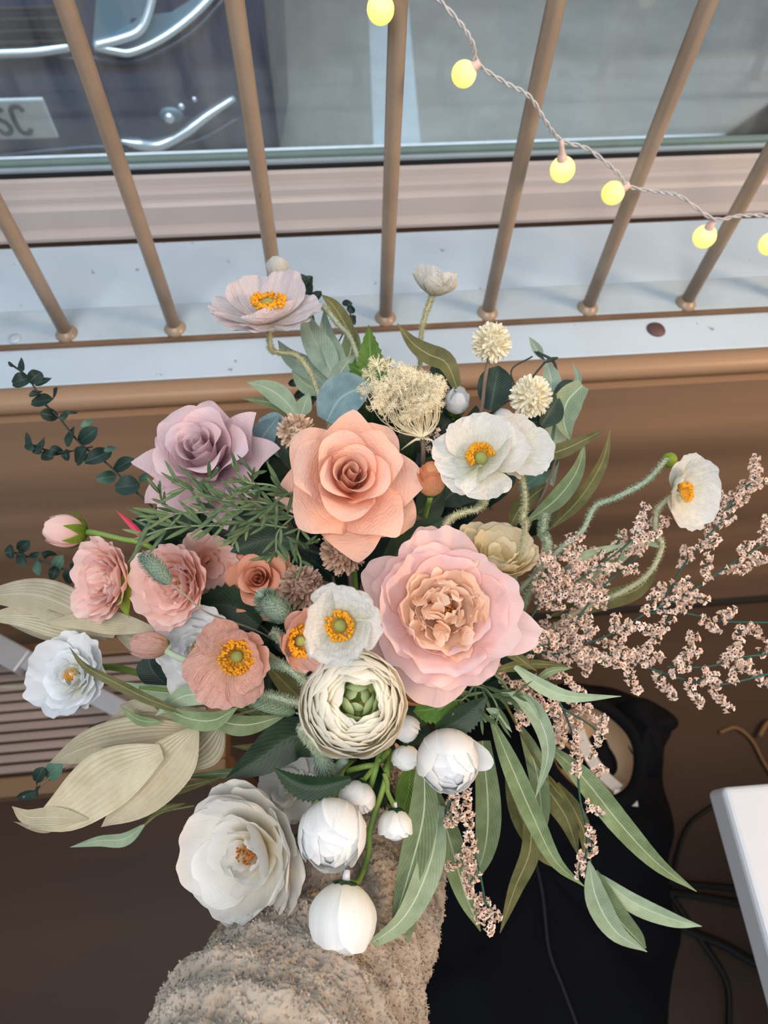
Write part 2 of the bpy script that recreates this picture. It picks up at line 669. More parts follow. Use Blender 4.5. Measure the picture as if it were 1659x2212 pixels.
for (bx, by, jx, jy, rp) in [(822, 20, 828, -42, 30), (1002, 160, 1034, 136, 27), (1215, 366, 1213, 303, 27), (1324, 417, 1360, 398, 24.5),
                             (1522, 511, 1541, 474, 24.5), (1664, 527, 1690, 480, 24)]:
    c = PY(bx, by, YL)
    j = PY(jx, jy, YL)
    ax = nrm(j - c)
    X = nrm(np.cross(ax, V3(0, 1, 0.1)))
    Y = np.cross(ax, X)
    r = rp / FPX * depth_of(c)
    m = MB()
    m.add(*sphere(c, r, (X, Y, ax), 14, 20))
    bo = m.build('bulb', M_bulb, sl, loc=c)
    m = MB()
    m.add(*tube([c + ax * r * 0.9, c + ax * r * 1.25, c + ax * r * 1.5, j], [r * .42, r * .36, r * .26, r * .14], 10, 9))
    m.build('socket', M_sock, bo)

# ------------------------------------------------------------------ parked car outside
M_car = plain('dark_blue_car_paint', (22, 40, 72), 0.22, 0.05, 3, spec=0.6)
M_chrome = plain('chrome_trim', (225, 232, 238), 0.18, 0.02, metal=0.6)
M_grl = plain('grille_black', (14, 18, 26), 0.4)
M_tyre = plain('tyre', (24, 25, 27), 0.8)
mp, nt, b, out = newmat('headlight_lens')
b.inputs['Base Color'].default_value = (0.12, 0.19, 0.24, 1)
b.inputs['Roughness'].default_value = 0.08
M_lens = mp
M_plate = plain('plate_white', (200, 206, 208), 0.4)
M_ink = plain('plate_ink', (70, 78, 84), 0.5)
car = thing('car', 'dark blue car parked nose towards the window', 'car', (-1.0, 1.6, 0.2))
CX = -1.02     # centre line; half width .9
HWC = 0.93


def fy(x, z):
    """front face of the car body"""
    t = abs(x - CX) / HWC
    return 1.50 + 0.30 * t ** 3.2 + max(0, z - 0.62) * 0.30 + 0.06 * max(0, 0.45 - z)


m = MB()
xs = np.linspace(CX - HWC, CX + HWC, 49)
zs = [0.36, 0.42, 0.50, 0.58, 0.66, 0.74, 0.82, 0.90, 0.95]
v = [(x, fy(x, z), z) for z in zs for x in xs]
f = list(gridfaces(len(zs), len(xs)))
n0 = len(v)
hood = [(0.975, 0.06), (1.00, 0.18), (1.04, 0.5), (1.06, 0.95), (1.30, 1.35), (1.52, 1.7), (1.55, 2.4), (1.5, 3.1)]
for (z, dy) in hood:
    for x in xs:
        t = abs(x - CX) / HWC
        v.append((CX + (x - CX) * (1 - 0.16 * max(0, z - 1.05)), fy(x, 0.95) + dy, z - 0.07 * t ** 4))
rows = len(zs) + len(hood)
f = list(gridfaces(rows, len(xs)))
# sides and underside
nx = len(xs)
for side in (0, nx - 1):
    base_i = len(v)
    for r in range(rows):
        vx = v[r * nx + side]
        v.append((vx[0] + (0.03 if side else -0.03), min(max(vx[1] + 0.25, 1.95) + 0.0, 4.8), vx[2] * 0.98))
    for r in range(rows - 1):
        f.append([r * nx + side, (r + 1) * nx + side, base_i + r + 1, base_i + r])
    b2 = len(v)
    for r in range(rows):
        vx = v[base_i + r]
        v.append((vx[0], 4.8, 0.36 if r == 0 else vx[2]))
    for r in range(rows - 1):
        f.append([base_i + r, base_i + r + 1, b2 + r + 1, b2 + r])
m.add(v, f)
m.build('body', M_car, car)


def onbody(px, py, off=0.006):
    """point on the car front seen at this pixel"""
    y = 1.5
    for _ in range(12):
        q = PY(px, py, y)
        xx = min(max(q[0], CX - HWC), CX + HWC)
        y = fy(xx, q[2])
    q = PY(px, py, y)
    return q + V3(0, -off, 0)


def bodystrip(name, pxs, rad, mat, par, off=0.006, label=None, n=40):
    q = catmull([onbody(x, y, off) for x, y in pxs], n)
    mm = MB()
    mm.add(*tube(q, rad, 8))
    return mm.build(name, mat, par, label=label)


bodystrip('grille_trim', [(-200, 120), (-60, 118), (0, 112), (80, 108), (150, 98)], 0.010, M_chrome, car, label='chrome strip under the grille')
# grille slats
m = MB()
m.add([onbody(x, y, 0.003) for (x, y) in [(-260, -60), (-260, 100), (150, 92), (205, -60)]], [[0, 1, 2, 3]])
gp = m.build('grille', M_grl, car, smooth=False)
for yy in (10, 34, 60, 84):
    bodystrip('grille_slat', [(-240, yy + 12), (0, yy + 4), (150, yy)], 0.005, M_tyre, gp, 0.010)
# headlight
hl = [(205, 92), (300, 58), (322, 10), (330, -60), (250, -80), (215, -60)]
m = MB()
hp = [onbody(x, y, 0.006) for x, y in [(200, 95), (235, 104), (300, 112), (350, 88), (400, 50), (470, -40), (330, -120), (215, -90)]]
cen = sum(hp) / len(hp)
m.add(hp + [cen], [[i, (i + 1) % len(hp), len(hp)] for i in range(len(hp))])
hd = m.build('headlight', M_lens, car, smooth=False)
bodystrip('headlight_trim', [(208, 92), (262, 78), (302, 60), (322, 20), (335, -40)], 0.0085, M_chrome, hd, 0.012)
bodystrip('headlight_trim', [(205, 94), (250, 104), (285, 106), (345, 80), (400, 42), (445, 0), (480, -45)], 0.008, M_chrome, hd, 0.012)
bodystrip('crease', [(200, 125), (285, 132), (350, 108), (420, 64), (480, 0), (510, -40)], 0.006, M_car, car, 0.004)
bodystrip('crease', [(120, 118), (180, 128), (285, 132)], 0.004, M_car, car, 0.004)
# fog lamp trim
q = catmull([onbody(x, y, 0.008) for x, y in [(262, 300), (300, 308), (345, 310), (400, 282), (450, 245), (505, 208)]], 40)
m = MB()
m.add(*tube(q, [0.004, 0.012, 0.012, 0.011, 0.010, 0.007], 8))
m.build('fog_light_trim', M_chrome, car, label='bright chrome fog light trim')
q0 = onbody(368, 246, 0.004)
m = MB()
m.add(*sphere(q0, 0.03, None, 8, 12, ry=0.01, rz=0.018))
fl = m.build('fog_light', M_lens, car)
for (x, y, r) in [(366, 248, .012), (392, 224, .008), (420, 208, .006)]:
    m = MB()
    m.add(*sphere(onbody(x, y, 0.012), r, None, 6, 8))
    m.build('lamp_reflector', M_chrome, fl)
bodystrip('bumper_lip', [(-100, 345), (0, 335), (120, 322), (230, 315), (330, 322), (430, 300), (520, 250)], 0.006, M_car, car, 0.006)
# number plate with the two letters in view
pl0, pl1, pl2, pl3 = onbody(-190, 226, 0.02), onbody(92, 208, 0.02), onbody(124, 297, 0.02), onbody(-190, 312, 0.02)
yy = min(pl0[1], pl1[1], pl2[1], pl3[1])
pl0, pl1, pl2, pl3 = [PY(x, y, yy) for x, y in [(-190, 226), (92, 208), (124, 297), (-190, 312)]]
zt, zb = (pl0[2] + pl1[2]) / 2, (pl2[2] + pl3[2]) / 2
xr = (pl1[0] + pl2[0]) / 2
pb_ = bevel(boxes((xr - 0.52, xr, yy, yy + 0.008, zb, zt)).build('number_plate', M_plate, car, smooth=False, label='white number plate'), 0.004)


def letter(strokes, cx, cz, h, par):
    mm = MB()
    for s in strokes:
        q = [V3(cx + x * h, yy - 0.001, cz + z * h) for x, z in s]
        q = catmull(q, 26) if len(q) > 2 else np.array(q)
        L, Rr = [], []
        t = tangents(q)
        for i in range(len(q)):
            n_ = V3(-t[i][2], 0, t[i][0]) * h * 0.085
            L.append(q[i] + n_)
            Rr.append(q[i] - n_)
        n = len(q)
        a = np.array(L + Rr)
        back = a + V3(0, 0.0012, 0)
        front = a - V3(0, 0.0006, 0)
        vv = np.vstack([front, back])
        ff = []
        for i in range(n - 1):
            ff.append([i, i + 1, n + i + 1, n + i])
            ff.append([i, 2 * n + i, 2 * n + i + 1, i + 1])
            ff.append([n + i, n + i + 1, 3 * n + i + 1, 3 * n + i])
        mm.add(vv, ff)
    return mm.build('letter', M_ink, par, smooth=False)


Cst = [[(0.22, 0.32), (0.12, 0.48), (-0.05, 0.50), (-0.20, 0.38), (-0.24, 0.0), (-0.20, -0.38), (-0.05, -0.50), (0.12, -0.48), (0.22, -0.32)]]
Sst = [[(0.22, 0.34), (0.10, 0.48), (-0.08, 0.48), (-0.20, 0.36), (-0.16, 0.14), (0.0, 0.03), (0.18, -0.12), (0.22, -0.34), (0.08, -0.49), (-0.10, -0.48), (-0.22, -0.32)]]
hL = (zt - zb) * 0.66
cz_ = (zt + zb) / 2
xc = PY(45, 258, yy)[0]
letter(Cst, xc, cz_, hL, pb_)
letter(Sst, xc - hL * 0.72, cz_, hL, pb_)
for sx in (-1, 1):
    m = MB()
    c = V3(CX + sx * (HWC - 0.13), 2.25, 0.2 + 0.33)
    m.add(*tube([c - V3(0.11, 0, 0), c + V3(0.11, 0, 0)], 0.33, 24))
    m.build('wheel', M_tyre, car, smooth=False)

# ------------------------------------------------------------------ things on the floor side
M_white = plain('white_laminate', (196, 202, 210), 0.35, 0.02, 4)
q = PZ(1561, 1700, 0.86)
a_ = nrm(PZ(1659, 1692, 0.86) - q)
b_ = -nrm(np.cross(V3(0, 0, 1), a_))
tb = thing('table', 'white table with rounded edge, its corner at the lower right', 'table', (q[0] + 0.3, q[1] - 0.35, 0))


def obox(o0, ax, ay, lx, ly, z0, z1):
    v = []
    for i in (0, lx):
        for j in (0, ly):
            for z in (z0, z1):
                w = o0 + ax * i + ay * j
                v.append((w[0], w[1], z))
    return v, [[0, 1, 3, 2], [4, 6, 7, 5], [0, 4, 5, 1], [2, 3, 7, 6], [0, 2, 6, 4], [1, 5, 7, 3]]


m = MB()
m.add(*obox(q, a_, b_, 1.1, 0.7, 0.822, 0.86))
bevel(m.build('tabletop', M_white, tb, smooth=False), 0.006, 3)
for (i, j) in ((0.5, 0.1), (0.98, 0.1), (0.5, 0.6), (0.98, 0.6)):
    m = MB()
    m.add(*obox(q + a_ * i + b_ * j, a_, b_, 0.04, 0.04, 0.0, 0.822))
    m.build('leg', M_white, tb, smooth=False)

# slatted wooden bench at the left
M_slat = woodmat('pale_slat_wood', (128, 114, 106), (156, 142, 134), 'x', 0.5)
M_rail = woodmat('bench_rail_wood', (104, 80, 56), (130, 102, 72), 'x', 0.5)
ZB = 0.42
e1 = PZ(486, 1690, ZB)
e0 = PZ(0, 1712, ZB)
bench = thing('bench', 'low wooden bench with pale slats standing at the left under the window', 'bench', (e1[0] - 0.4, e1[1] + 0.1, 0))
x1, y0 = e1[0], (e1[1] + e0[1]) / 2
x0 = x1 - 0.95
y1 = PZ(200, 1415, ZB)[1]
bevel(boxes((x0, x1, y0, y0 + 0.030, ZB - 0.05, ZB)).build('rail', M_rail, bench, smooth=False), 0.003)
bevel(boxes((x0, x1, y1, y1 + 0.03, ZB - 0.05, ZB)).build('rail', M_rail, bench, smooth=False), 0.003)
bevel(boxes((x1 - 0.032, x1, y0 + 0.03, y1, ZB - 0.05, ZB)).build('rail', M_rail, bench, smooth=False), 0.003)
bevel(boxes((x0, x0 + 0.032, y0 + 0.03, y1, ZB - 0.05, ZB)).build('rail', M_rail, bench, smooth=False), 0.003)
ns = 11
for k in range(ns):
    ya = y0 + 0.036 + (y1 - y0 - 0.036) * k / ns
    bevel(boxes((x0 + 0.033, x1 - 0.033, ya, ya + 0.013, ZB - 0.016, ZB - 0.002)).build('slat', M_slat, bench, smooth=False), 0.003)
for (xx, yy2) in ((x0, y0), (x1 - 0.04, y0), (x0, y1 - 0.01), (x1 - 0.04, y1 - 0.01)):
    boxes((xx, xx + 0.04, yy2, yy2 + 0.04, 0, ZB - 0.05)).build('leg', M_rail, bench, smooth=False)
# folded metal frame lying on the bench
M_metal = plain('light_grey_metal', (176, 180, 186), 0.3, 0.04, metal=0.4)
st = thing('folding_stand', 'light grey metal folding bracket lying across the wooden slats at the left edge', 'stand', PZ(60, 1430, 0.5))


def bar_px(a, b, z, w, h, par, name):
    pa, pb = PZ(a[0], a[1], z), PZ(b[0], b[1], z)
    ax = nrm(pb - pa)
    ay = nrm(np.cross(V3(0, 0, 1), ax))
    mm = MB()
    mm.add(*obox(pa - ay * w / 2, ax, ay, np.linalg.norm(pb - pa), w, z - h, z))
    return bevel(mm.build(name, M_metal, par, smooth=False), 0.003)


bar_px((-140, 1325), (48, 1428), 0.50, 0.040, 0.03, st, 'arm')
bar_px((40, 1416), (100, 1446), 0.492, 0.030, 0.02, st, 'hinge')
bar_px((70, 1432), (320, 1562), 0.470, 0.030, 0.012, st, 'arm')

# cables and cord on the floor
M_cable = plain('black_cable', (14, 14, 16), 0.45)
for pts_, lab, r in [([(1545, 1738), (1490, 1780), (1462, 1850), (1448, 1930), (1420, 2000)], 'black cable curving out from under the black coat', .0045),
                     ([(1380, 1900), (1470, 1908), (1560, 1916), (1700, 1930)], 'upper of two black cables running straight to the white table', .006),
                     ([(1380, 1922), (1470, 1930), (1560, 1944), (1700, 1968)], 'lower of two black cables running straight to the white table', .007),
                     ([(1420, 1960), (1480, 2006), (1560, 2040), (1640, 2084), (1760, 2140)], 'thick black cable running diagonally under the white table', .008),
                     ([(1440, 1920), (1500, 2010), (1560, 2100), (1575, 2160), (1572, 2260)], 'thin black cable bending down towards the bottom edge', .006)]:
    m = MB()
    q = [PZ(x, y, r) for x, y in pts_]
    m.add(*tube(q, r, 8, 40))
    tag(m.build('cable', M_cable, loc=q[1]), lab, 'cable')
M_cord = plain('tan_cord', (150, 118, 78), 0.6)
m = MB()
q = [PZ(x, y, 0.006) for x, y in [(1555, 1582), (1590, 1572), (1625, 1600), (1652, 1650), (1700, 1720)]]
m.add(*tube(q, 0.0035, 8, 30))
q2 = [PZ(x, y, 0.014) for x, y in [(1640, 1590), (1660, 1560), (1700, 1550)]]
m.add(*tube(q2, 0.005, 8, 14))
tag(m.build('cord', M_cord, loc=q[0]), 'tan cord lying on the brown floor at the right edge', 'cord')

# ------------------------------------------------------------------ stool with the black coat over it
M_stool = plain('stool_grey_paint', (104, 102, 92), 0.6, 0.08)
cs = PZ(1150, 1850, 0.44)
stool = thing('stool', 'grey-green stool almost hidden under the black coat, its edge showing beside the sleeve', 'stool', (cs[0], cs[1] - 0.1, 0))
p_l = PZ(862, 2150, 0.40)
sx0, sx1 = p_l[0], cs[0] + 0.09
sy1 = cs[1] + 0.06
sy0 = p_l[1] - 0.14
bevel(boxes((sx0, sx1, sy0, sy1, 0.37, 0.40)).build('seat', M_stool, stool, smooth=False), 0.006, 3)
for xx in (sx0 + 0.02, sx1 - 0.05):
    for yy2 in (sy0 + 0.02, sy1 - 0.05):
        boxes((xx, xx + 0.03, yy2, yy2 + 0.03, 0, 0.37)).build('leg', M_stool, stool, smooth=False)

M_coat = plain('black_cloth', (10, 12, 18), 0.85, 0.25, 12, bumps=0.3, bscale=400, spec=0.15)
M_lin = woodmat('tan_lining', (150, 124, 98), (176, 150, 120), 'y', 0.7)
M_tape = plain('white_tape', (206, 204, 200), 0.6, 0.05)
ZC = 0.43
out_px = [(1130, 1502), (1190, 1482), (1240, 1474), (1300, 1480), (1345, 1492), (1400, 1512), (1438, 1540), (1450, 1580), (1428, 1620), (1428, 1680),
          (1446, 1740), (1452, 1800), (1440, 1862), (1452, 1930), (1466, 1995), (1462, 2050), (1446, 2150), (1436, 2240), (1400, 2420), (1150, 2480),
          (900, 2440), (884, 2260), (888, 2170), (900, 2060), (905, 1900), (905, 1750), (930, 1650), (1010, 1560)]
edge = [PZ(x, y, ZC - 0.06) for x, y in out_px]
edge = catmull(edge + [edge[0]], 97)[:-1]
cen = PZ(1180, 1880, ZC)
rows = []
NR = 26
for r in range(NR):
    t = r / (NR - 1)
    ring = []
    for i, e in enumerate(edge):
        q = cen + (e - cen) * t
        z = ZC + 0.0 - 0.06 * t ** 5
        amp = 0.016 * min(1, t * 2)
        z += amp * noise.noise(Vector((q[0] * 9, q[1] * 9, 1.3))) * 1.6 + 0.009 * math.sin(i * 0.55 + 3 * noise.noise(Vector((q[0] * 7, q[1] * 7, 4)))) * t
        ring.append(V3(q[0], q[1], z))
    rows.append(ring)
for k in range(1, 5):
    ring = []
    for i, e in enumerate(edge):
        q = cen + (e - cen) * (1 - 0.012 * k + 0.01 * math.sin(i * 0.9))
        ring.append(V3(q[0], q[1], ZC - 0.06 - 0.055 * k))
    rows.append(ring)
v = np.array([p for r in rows for p in r])
coat = thing('coat', 'black coat draped over a stool behind the bouquet, its neck opening showing a pale lining', 'coat', cen - V3(0, 0, ZC - 0.4))
mesh('coat_body', v, list(gridfaces(len(rows), 96, True)), M_coat, coat)
# neck opening: standing black collar with a tan lined hollow
oc = PZ(1278, 1622, ZC + 0.035)
ux = nrm(PZ(1378, 1632, ZC + 0.035) - oc)
uy = nrm(PZ(1265, 1532, ZC + 0.035) - oc)
rxo = np.linalg.norm(PZ(1366, 1622, ZC + 0.035) - oc)
ryo = np.linalg.norm(PZ(1270, 1528, ZC + 0.035) - oc)


def ringpts(k, dz, n=40):
    return [oc + ux * rxo * k * math.cos(2 * math.pi * i / n) + uy * ryo * k * math.sin(2 * math.pi * i / n) +
            V3(0, 0, dz + 0.004 * math.sin(5 * 2 * math.pi * i / n)) for i in range(n)]


rr = [ringpts(1.75, -0.055), ringpts(1.5, -0.02), ringpts(1.3, 0.008), ringpts(1.12, 0.014), ringpts(1.0, 0.006), ringpts(0.96, -0.01)]
mesh('collar', np.array([p for r in rr for p in r]), list(gridfaces(len(rr), 40, True)), M_coat, coat)
rr = [ringpts(0.99, 0.003), ringpts(0.93, -0.012), ringpts(0.8, -0.028), ringpts(0.5, -0.034), ringpts(0.05, -0.035)]
mesh('lining', np.array([p for r in rr for p in r]), list(gridfaces(len(rr), 40, True)), M_lin, coat, label='tan lining inside the neck opening')
m = MB()
tp = [oc + ux * rxo * a + uy * ryo * b_ + V3(0, 0, z) for a, b_, z in [(-0.2, 0.55, -0.018), (0.0, 0.0, -0.020), (0.25, -0.45, -0.016), (0.55, -0.78, -0.004)]]
tp = catmull(tp, 20)
w = nrm(uy * 0.45 + ux) * 0.010
m.add(np.vstack([tp - w, tp + w, tp - w + V3(0, 0, .001), tp + w + V3(0, 0, .001)]),
      [[40 + i, 40 + i + 1, 60 + i + 1, 60 + i] for i in range(19)] + [[i, 20 + i, 21 + i, i + 1] for i in range(19)])
m.build('tape', M_tape, coat, label='white woven tape inside the neck')
m = MB()
tb0 = oc + ux * rxo * 0.62 - uy * ryo * 0.80 + V3(0, 0, 0.002)
m.add(*obox(tb0 - ux * 0.016, ux, -uy, 0.034, 0.022, tb0[2], tb0[2] + 0.003))
bevel(m.build('label_tag', M_tape, coat, smooth=False, label='white sewn-in tag'), 0.001)
# pointed flap at the right of the collar
fl = [PZ(1330, 1520, ZC + .03), PZ(1400, 1508, ZC + .045), PZ(1464, 1562, ZC + .05), PZ(1432, 1600, ZC + .04), PZ(1425, 1680, ZC + .02), PZ(1370, 1640, ZC + .035)]
fc = PZ(1400, 1570, ZC + .06)
fl = catmull(fl + [fl[0]], 37)[:-1]
rws = [[fc + (e - fc) * t + V3(0, 0, 0.006 * math.sin(i * .7) * t) for i, e in enumerate(fl)] for t in (0.02, .35, .7, 1.0)] + [[e - V3(0, 0, .03) + (fc - e) * .1 for e in fl]]
mesh('collar_flap', np.array([p for r in rws for p in r]), list(gridfaces(5, 36, True)), M_coat, coat)
m = MB()
q = [PZ(x, y, ZC + 0.026) for x, y in [(1150, 1830), (1172, 1930), (1186, 2050), (1215, 2130), (1252, 2230), (1270, 2300)]]
m.add(*tube(q, 0.0022, 6, 40))
m.build('drawcord', plain('dark_cord', (34, 34, 38), 0.8), coat, label='thin dark drawcord')

# ------------------------------------------------------------------ person: forearm in a fleece sleeve
HUB = P(800, 1640, 0.66)
HUB2 = P(822, 1760, 0.82)
mf, nt, b, out = newmat('beige_fleece')
tc = nt.nodes.new('ShaderNodeTexCoord').outputs['Object']
n1 = noise_tex(nt, 60, 4, tc)
nt.links.new(ramp(nt, n1.outputs[0], [(0.3, s2l((176, 160, 144))), (0.7, s2l((206, 190, 172)))]), b.inputs['Base Color'])
b.inputs['Roughness'].default_value = 0.95
b.inputs['Specular IOR Level'].default_value = 0.1
b.inputs['Sheen Weight'].default_value = 0.3
n2 = noise_tex(nt, 420, 5, tc, 0.7)
bump(nt, n2.outputs[0], 0.8, 0.004, b)
M_fleece = mf
person = thing('person', 'person holding the bouquet, forearm in a beige teddy fleece sleeve seen from above', 'person', P(800, 1720, 0.66))
spine = [P(520, 2520, 0.37), P(585, 2330, 0.42), P(665, 2160, 0.475), P(755, 1985, 0.545), P(812, 1850, 0.62), P(840, 1770, 0.665), P(838, 1735, 0.69)]
NL = 380
sp_ = catmull(spine, NL)
tn = tangents(sp_)
rad = np.interp(np.linspace(0, 1, NL), [0, .2, .45, .65, .85, .97, 1.0], [.084, .080, .073, .063, .056, .050, .038])
NS = 380
a = nrm(np.cross(tn[0], CB))
vs = np.zeros((NL, NS, 3))
for i in range(NL):
    a = nrm(a - tn[i] * np.dot(a, tn[i]))
    bb = np.cross(tn[i], a)
    fold = 0.004 * math.sin(i * 0.16) + 0.003 * math.sin(i * 0.071 + 1)
    for k in range(NS):
        th = 2 * math.pi * k / NS
        d = math.cos(th) * a + math.sin(th) * bb
        p = sp_[i] + rad[i] * d
        vx = Vector(p * 150)
        h = noise.noise(vx * .8) * 0.0022 - abs(noise.noise(vx * 1.7)) * 0.0062 + noise.noise(Vector(p * 22)) * 0.006 + fold * math.sin(th + i * .03)
        vs[i, k] = p + d * h
mesh('fleece_sleeve', vs.reshape(-1, 3), list(gridfaces(NL, NS, True)), M_fleece, person)
# curly pile: short tufts standing off the sleeve
TV, TF = [], []
rs = np.random.RandomState(5)
for t in range(26000):
    i = rs.randint(2, NL - 2)
    k = rs.randint(0, NS)
    p = vs[i, k]
    d = nrm(p - sp_[i])
    if np.dot(d, CB) < -0.35:
        continue
    s = nrm(np.cross(d, rs.normal(size=3)))
    t2 = np.cross(d, s)
    L = rs.uniform(.0010, .0022)
    w = rs.uniform(.0004, .0008)
    q0, q1, q2 = p - d * .001, p + d * L * .6 + t2 * L * .25, p + d * L * .8 + t2 * L * .8
    n0 = len(TV)
    TV += [q0 - s * w, q0 + s * w, q1 - s * w, q1 + s * w, q2]
    TF += [[n0, n0 + 1, n0 + 3, n0 + 2], [n0 + 2, n0 + 3, n0 + 4]]
mesh('fleece_pile', TV, TF, M_fleece, person, kind='stuff')

# hand gripping the stems below the flowers
M_skin = plain('skin', (208, 158, 132), 0.5, 0.05, 30)
gax = nrm(HUB2 - HUB)          # stem bundle runs this way
gc = HUB + gax * 0.075
palm_dir = nrm(np.cross(gax, CR))
sd = nrm(np.cross(gax, palm_dir))


def chain(pts, rads, bm, sv):
    prev = None
    for p, r in zip(pts, rads):
        v_ = len(bm)
        bm.append((p, r))
        if prev is not None:
            sv.append((prev, v_))
        prev = v_


hv, he = [], []
wrist = spine[-1]
palm = gc + (-CU) * 0.032 + gax * 0.008
hv = [(palm, .024), (wrist * .5 + palm * .5, .026), (wrist, .027)]
he = [(0, 1), (1, 2)]
for j in range(4):
    off = gax * (-0.030 + 0.021 * j)
    ln = (1.0, 1.1, 1.03, 0.85)[j]
    base = gc - CU * 0.026 + CR * 0.018 + off
    q = [base, gc + CR * 0.034 * ln - CU * 0.004 + off, gc + CR * 0.022 * ln + CU * 0.026 + off, gc - CR * 0.010 * ln + CU * 0.028 + off]
    s0 = len(hv)
    for kk, p in enumerate(q):
        hv.append((p, (.0105, .0098, .0088, .0078)[kk]))
    he += [(0, s0), (s0, s0 + 1), (s0 + 1, s0 + 2), (s0 + 2, s0 + 3)]
s0 = len(hv)
for p, r in [(gc - CR * .026 - CU * .016 - gax * .018, .012), (gc - CR * .034 + CU * .006 - gax * .034, .0105), (gc - CR * .018 + CU * .026 - gax * .044, .009)]:
    hv.append((p, r))
he += [(0, s0), (s0, s0 + 1), (s0 + 1, s0 + 2)]
me = bpy.data.meshes.new('hand')
po = origin(person)
me.from_pydata([tuple(p - po) for p, r in hv], he, [])
ho = bpy.data.objects.new('hand', me)
COL.objects.link(ho)
ho.parent = person
sk = ho.modifiers.new('skin', 'SKIN')
for i, (p, r) in enumerate(hv):
    me.skin_vertices[0].data[i].radius = (r, r)
me.skin_vertices[0].data[0].use_root = True
ss = ho.modifiers.new('sub', 'SUBSURF')
ss.levels = ss.render_levels = 2
me.materials.append(M_skin)

# ================================================================== plants
M_stem = plain('green_stem', (112, 140, 66), 0.5, 0.12)
M_stem2 = plain('grey_green_stem', (128, 136, 100), 0.6, 0.12)
M_fuzz = plain('hairy_stem', (176, 178, 146), 0.85, 0.12, 60)
M_fuzzg = plain('sage_hairy_stem', (160, 174, 150), 0.85, 0.12, 60)
M_brown = plain('brown_stem', (120, 104, 92), 0.7, 0.12)
M_dkstem = plain('dark_stem', (46, 54, 50), 0.6, 0.12)
M_teal = plain('teal_stem', (42, 84, 74), 0.6, 0.15)
M_sep = leafmat('sepal_green', (122, 150, 40), (150, 172, 62), (110, 140, 40), 0.25)
M_sepd = leafmat('sepal_dark', (30, 66, 44), (46, 86, 58), (50, 90, 60), 0.1)
M_sil = leafmat('willow_green', (100, 118, 80), (126, 146, 108), (176, 190, 158), 0.15, 0.55)
M_silp = leafmat('willow_pale', (138, 162, 132), (166, 186, 158), (186, 206, 182), 0.15, 0.55)
M_olive = leafmat('willow_olive', (84, 86, 48), (116, 114, 68), (158, 158, 112), 0.15, 0.55)
M_sage = leafmat('sage_leaf', (132, 156, 140), (160, 182, 166), (180, 198, 182), 0.2, 0.65)
M_blue = leafmat('blue_leaf', (104, 134, 142), (134, 162, 168), (150, 176, 178), 0.1, 0.8)
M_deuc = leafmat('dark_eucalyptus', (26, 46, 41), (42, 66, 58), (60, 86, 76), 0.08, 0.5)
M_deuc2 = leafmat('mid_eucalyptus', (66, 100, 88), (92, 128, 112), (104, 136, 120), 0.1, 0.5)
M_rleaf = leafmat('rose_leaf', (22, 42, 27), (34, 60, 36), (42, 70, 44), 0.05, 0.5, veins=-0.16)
M_rleaf2 = leafmat('bright_leaf', (74, 112, 44), (102, 142, 62), (120, 158, 80), 0.2, 0.45, veins=0.4)
M_dry = leafmat('dried_cream_leaf', (196, 188, 160), (214, 208, 184), (228, 222, 200), 0.35, 0.5, ribw=0.02, veins=.35, par=True)
M_rosem = leafmat('rosemary_leaf', (70, 94, 62), (104, 128, 94), (140, 164, 128), 0.1, 0.6)
M_yel = plain('stamen_yellow', (226, 160, 34), 0.7, 0.18, 300)
M_yel2 = plain('stamen_amber', (186, 112, 40), 0.7, 0.25, 300)
M_pod = plain('seed_pod_green', (146, 152, 84), 0.8, 0.15, 200, bumps=0.6, bscale=500)

PT = dict(
    rose=petalmat('peach_rose_petal', (240, 166, 134), (247, 190, 164), (251, 208, 190), 0.32, 0.5, True),
    mauve=petalmat('mauve_rose_petal', (196, 156, 166), (216, 184, 192), (230, 204, 210), 0.3, 0.35, True),
    peony=petalmat('pink_peony_petal', (238, 184, 164), (244, 206, 200), (249, 220, 220), 0.35, 0.3),
    peonyin=petalmat('peach_peony_petal', (236, 176, 138), (244, 208, 180), (250, 226, 206), 0.35, 0.25),
    pink=petalmat('light_pink_petal', (250, 190, 164), (249, 208, 194), (250, 218, 212), 0.35, 0.3),
    orange=petalmat('orange_rose_petal', (214, 134, 100), (232, 162, 130), (238, 176, 150), 0.25, 0.3),
    bud=petalmat('peach_bud_petal', (222, 160, 108), (226, 166, 118), (216, 138, 98), 0.2, 0.6),
    coral=petalmat('coral_poppy_petal', (246, 194, 142), (246, 198, 178), (249, 198, 186), 0.35, 1.0),
    lilac=petalmat('lilac_poppy_petal', (226, 212, 204), (226, 216, 218), (230, 220, 226), 0.35, 1.0),
    white=petalmat('white_poppy_petal', (236, 234, 200), (240, 240, 232), (246, 246, 244), 0.35, 1.0),
    wrose=petalmat('white_rose_petal', (232, 228, 190), (238, 240, 240), (242, 245, 250), 0.35, 0.3),
    cream=petalmat('cream_ranunculus_petal', (236, 206, 140), (247, 238, 212), (252, 249, 238), 0.35, 0.3),
    green=petalmat('green_centre_petal', (150, 176, 80), (178, 200, 120), (206, 222, 172), 0.3, 0.3),
    wpeony=petalmat('white_peony_petal', (232, 218, 184), (240, 237, 228), (246, 245, 244), 0.35, 0.35),
    creamp=petalmat('cream_peony_petal', (222, 196, 138), (236, 218, 174), (242, 232, 206), 0.35, 0.4),
    wbud=petalmat('white_bud_petal', (240, 236, 212), (242, 243, 240), (246, 248, 250), 0.3, 0.2),
)


def frame(axis, roll=0.0, hint=None):
    Z = nrm(axis)
    h = CR if hint is None else hint
    X = nrm(h - Z * np.dot(h, Z))
    Y = np.cross(Z, X)
    c, s = math.cos(roll), math.sin(roll)
    return X * c + Y * s, Y * c - X * s, Z


D2R = math.pi / 180


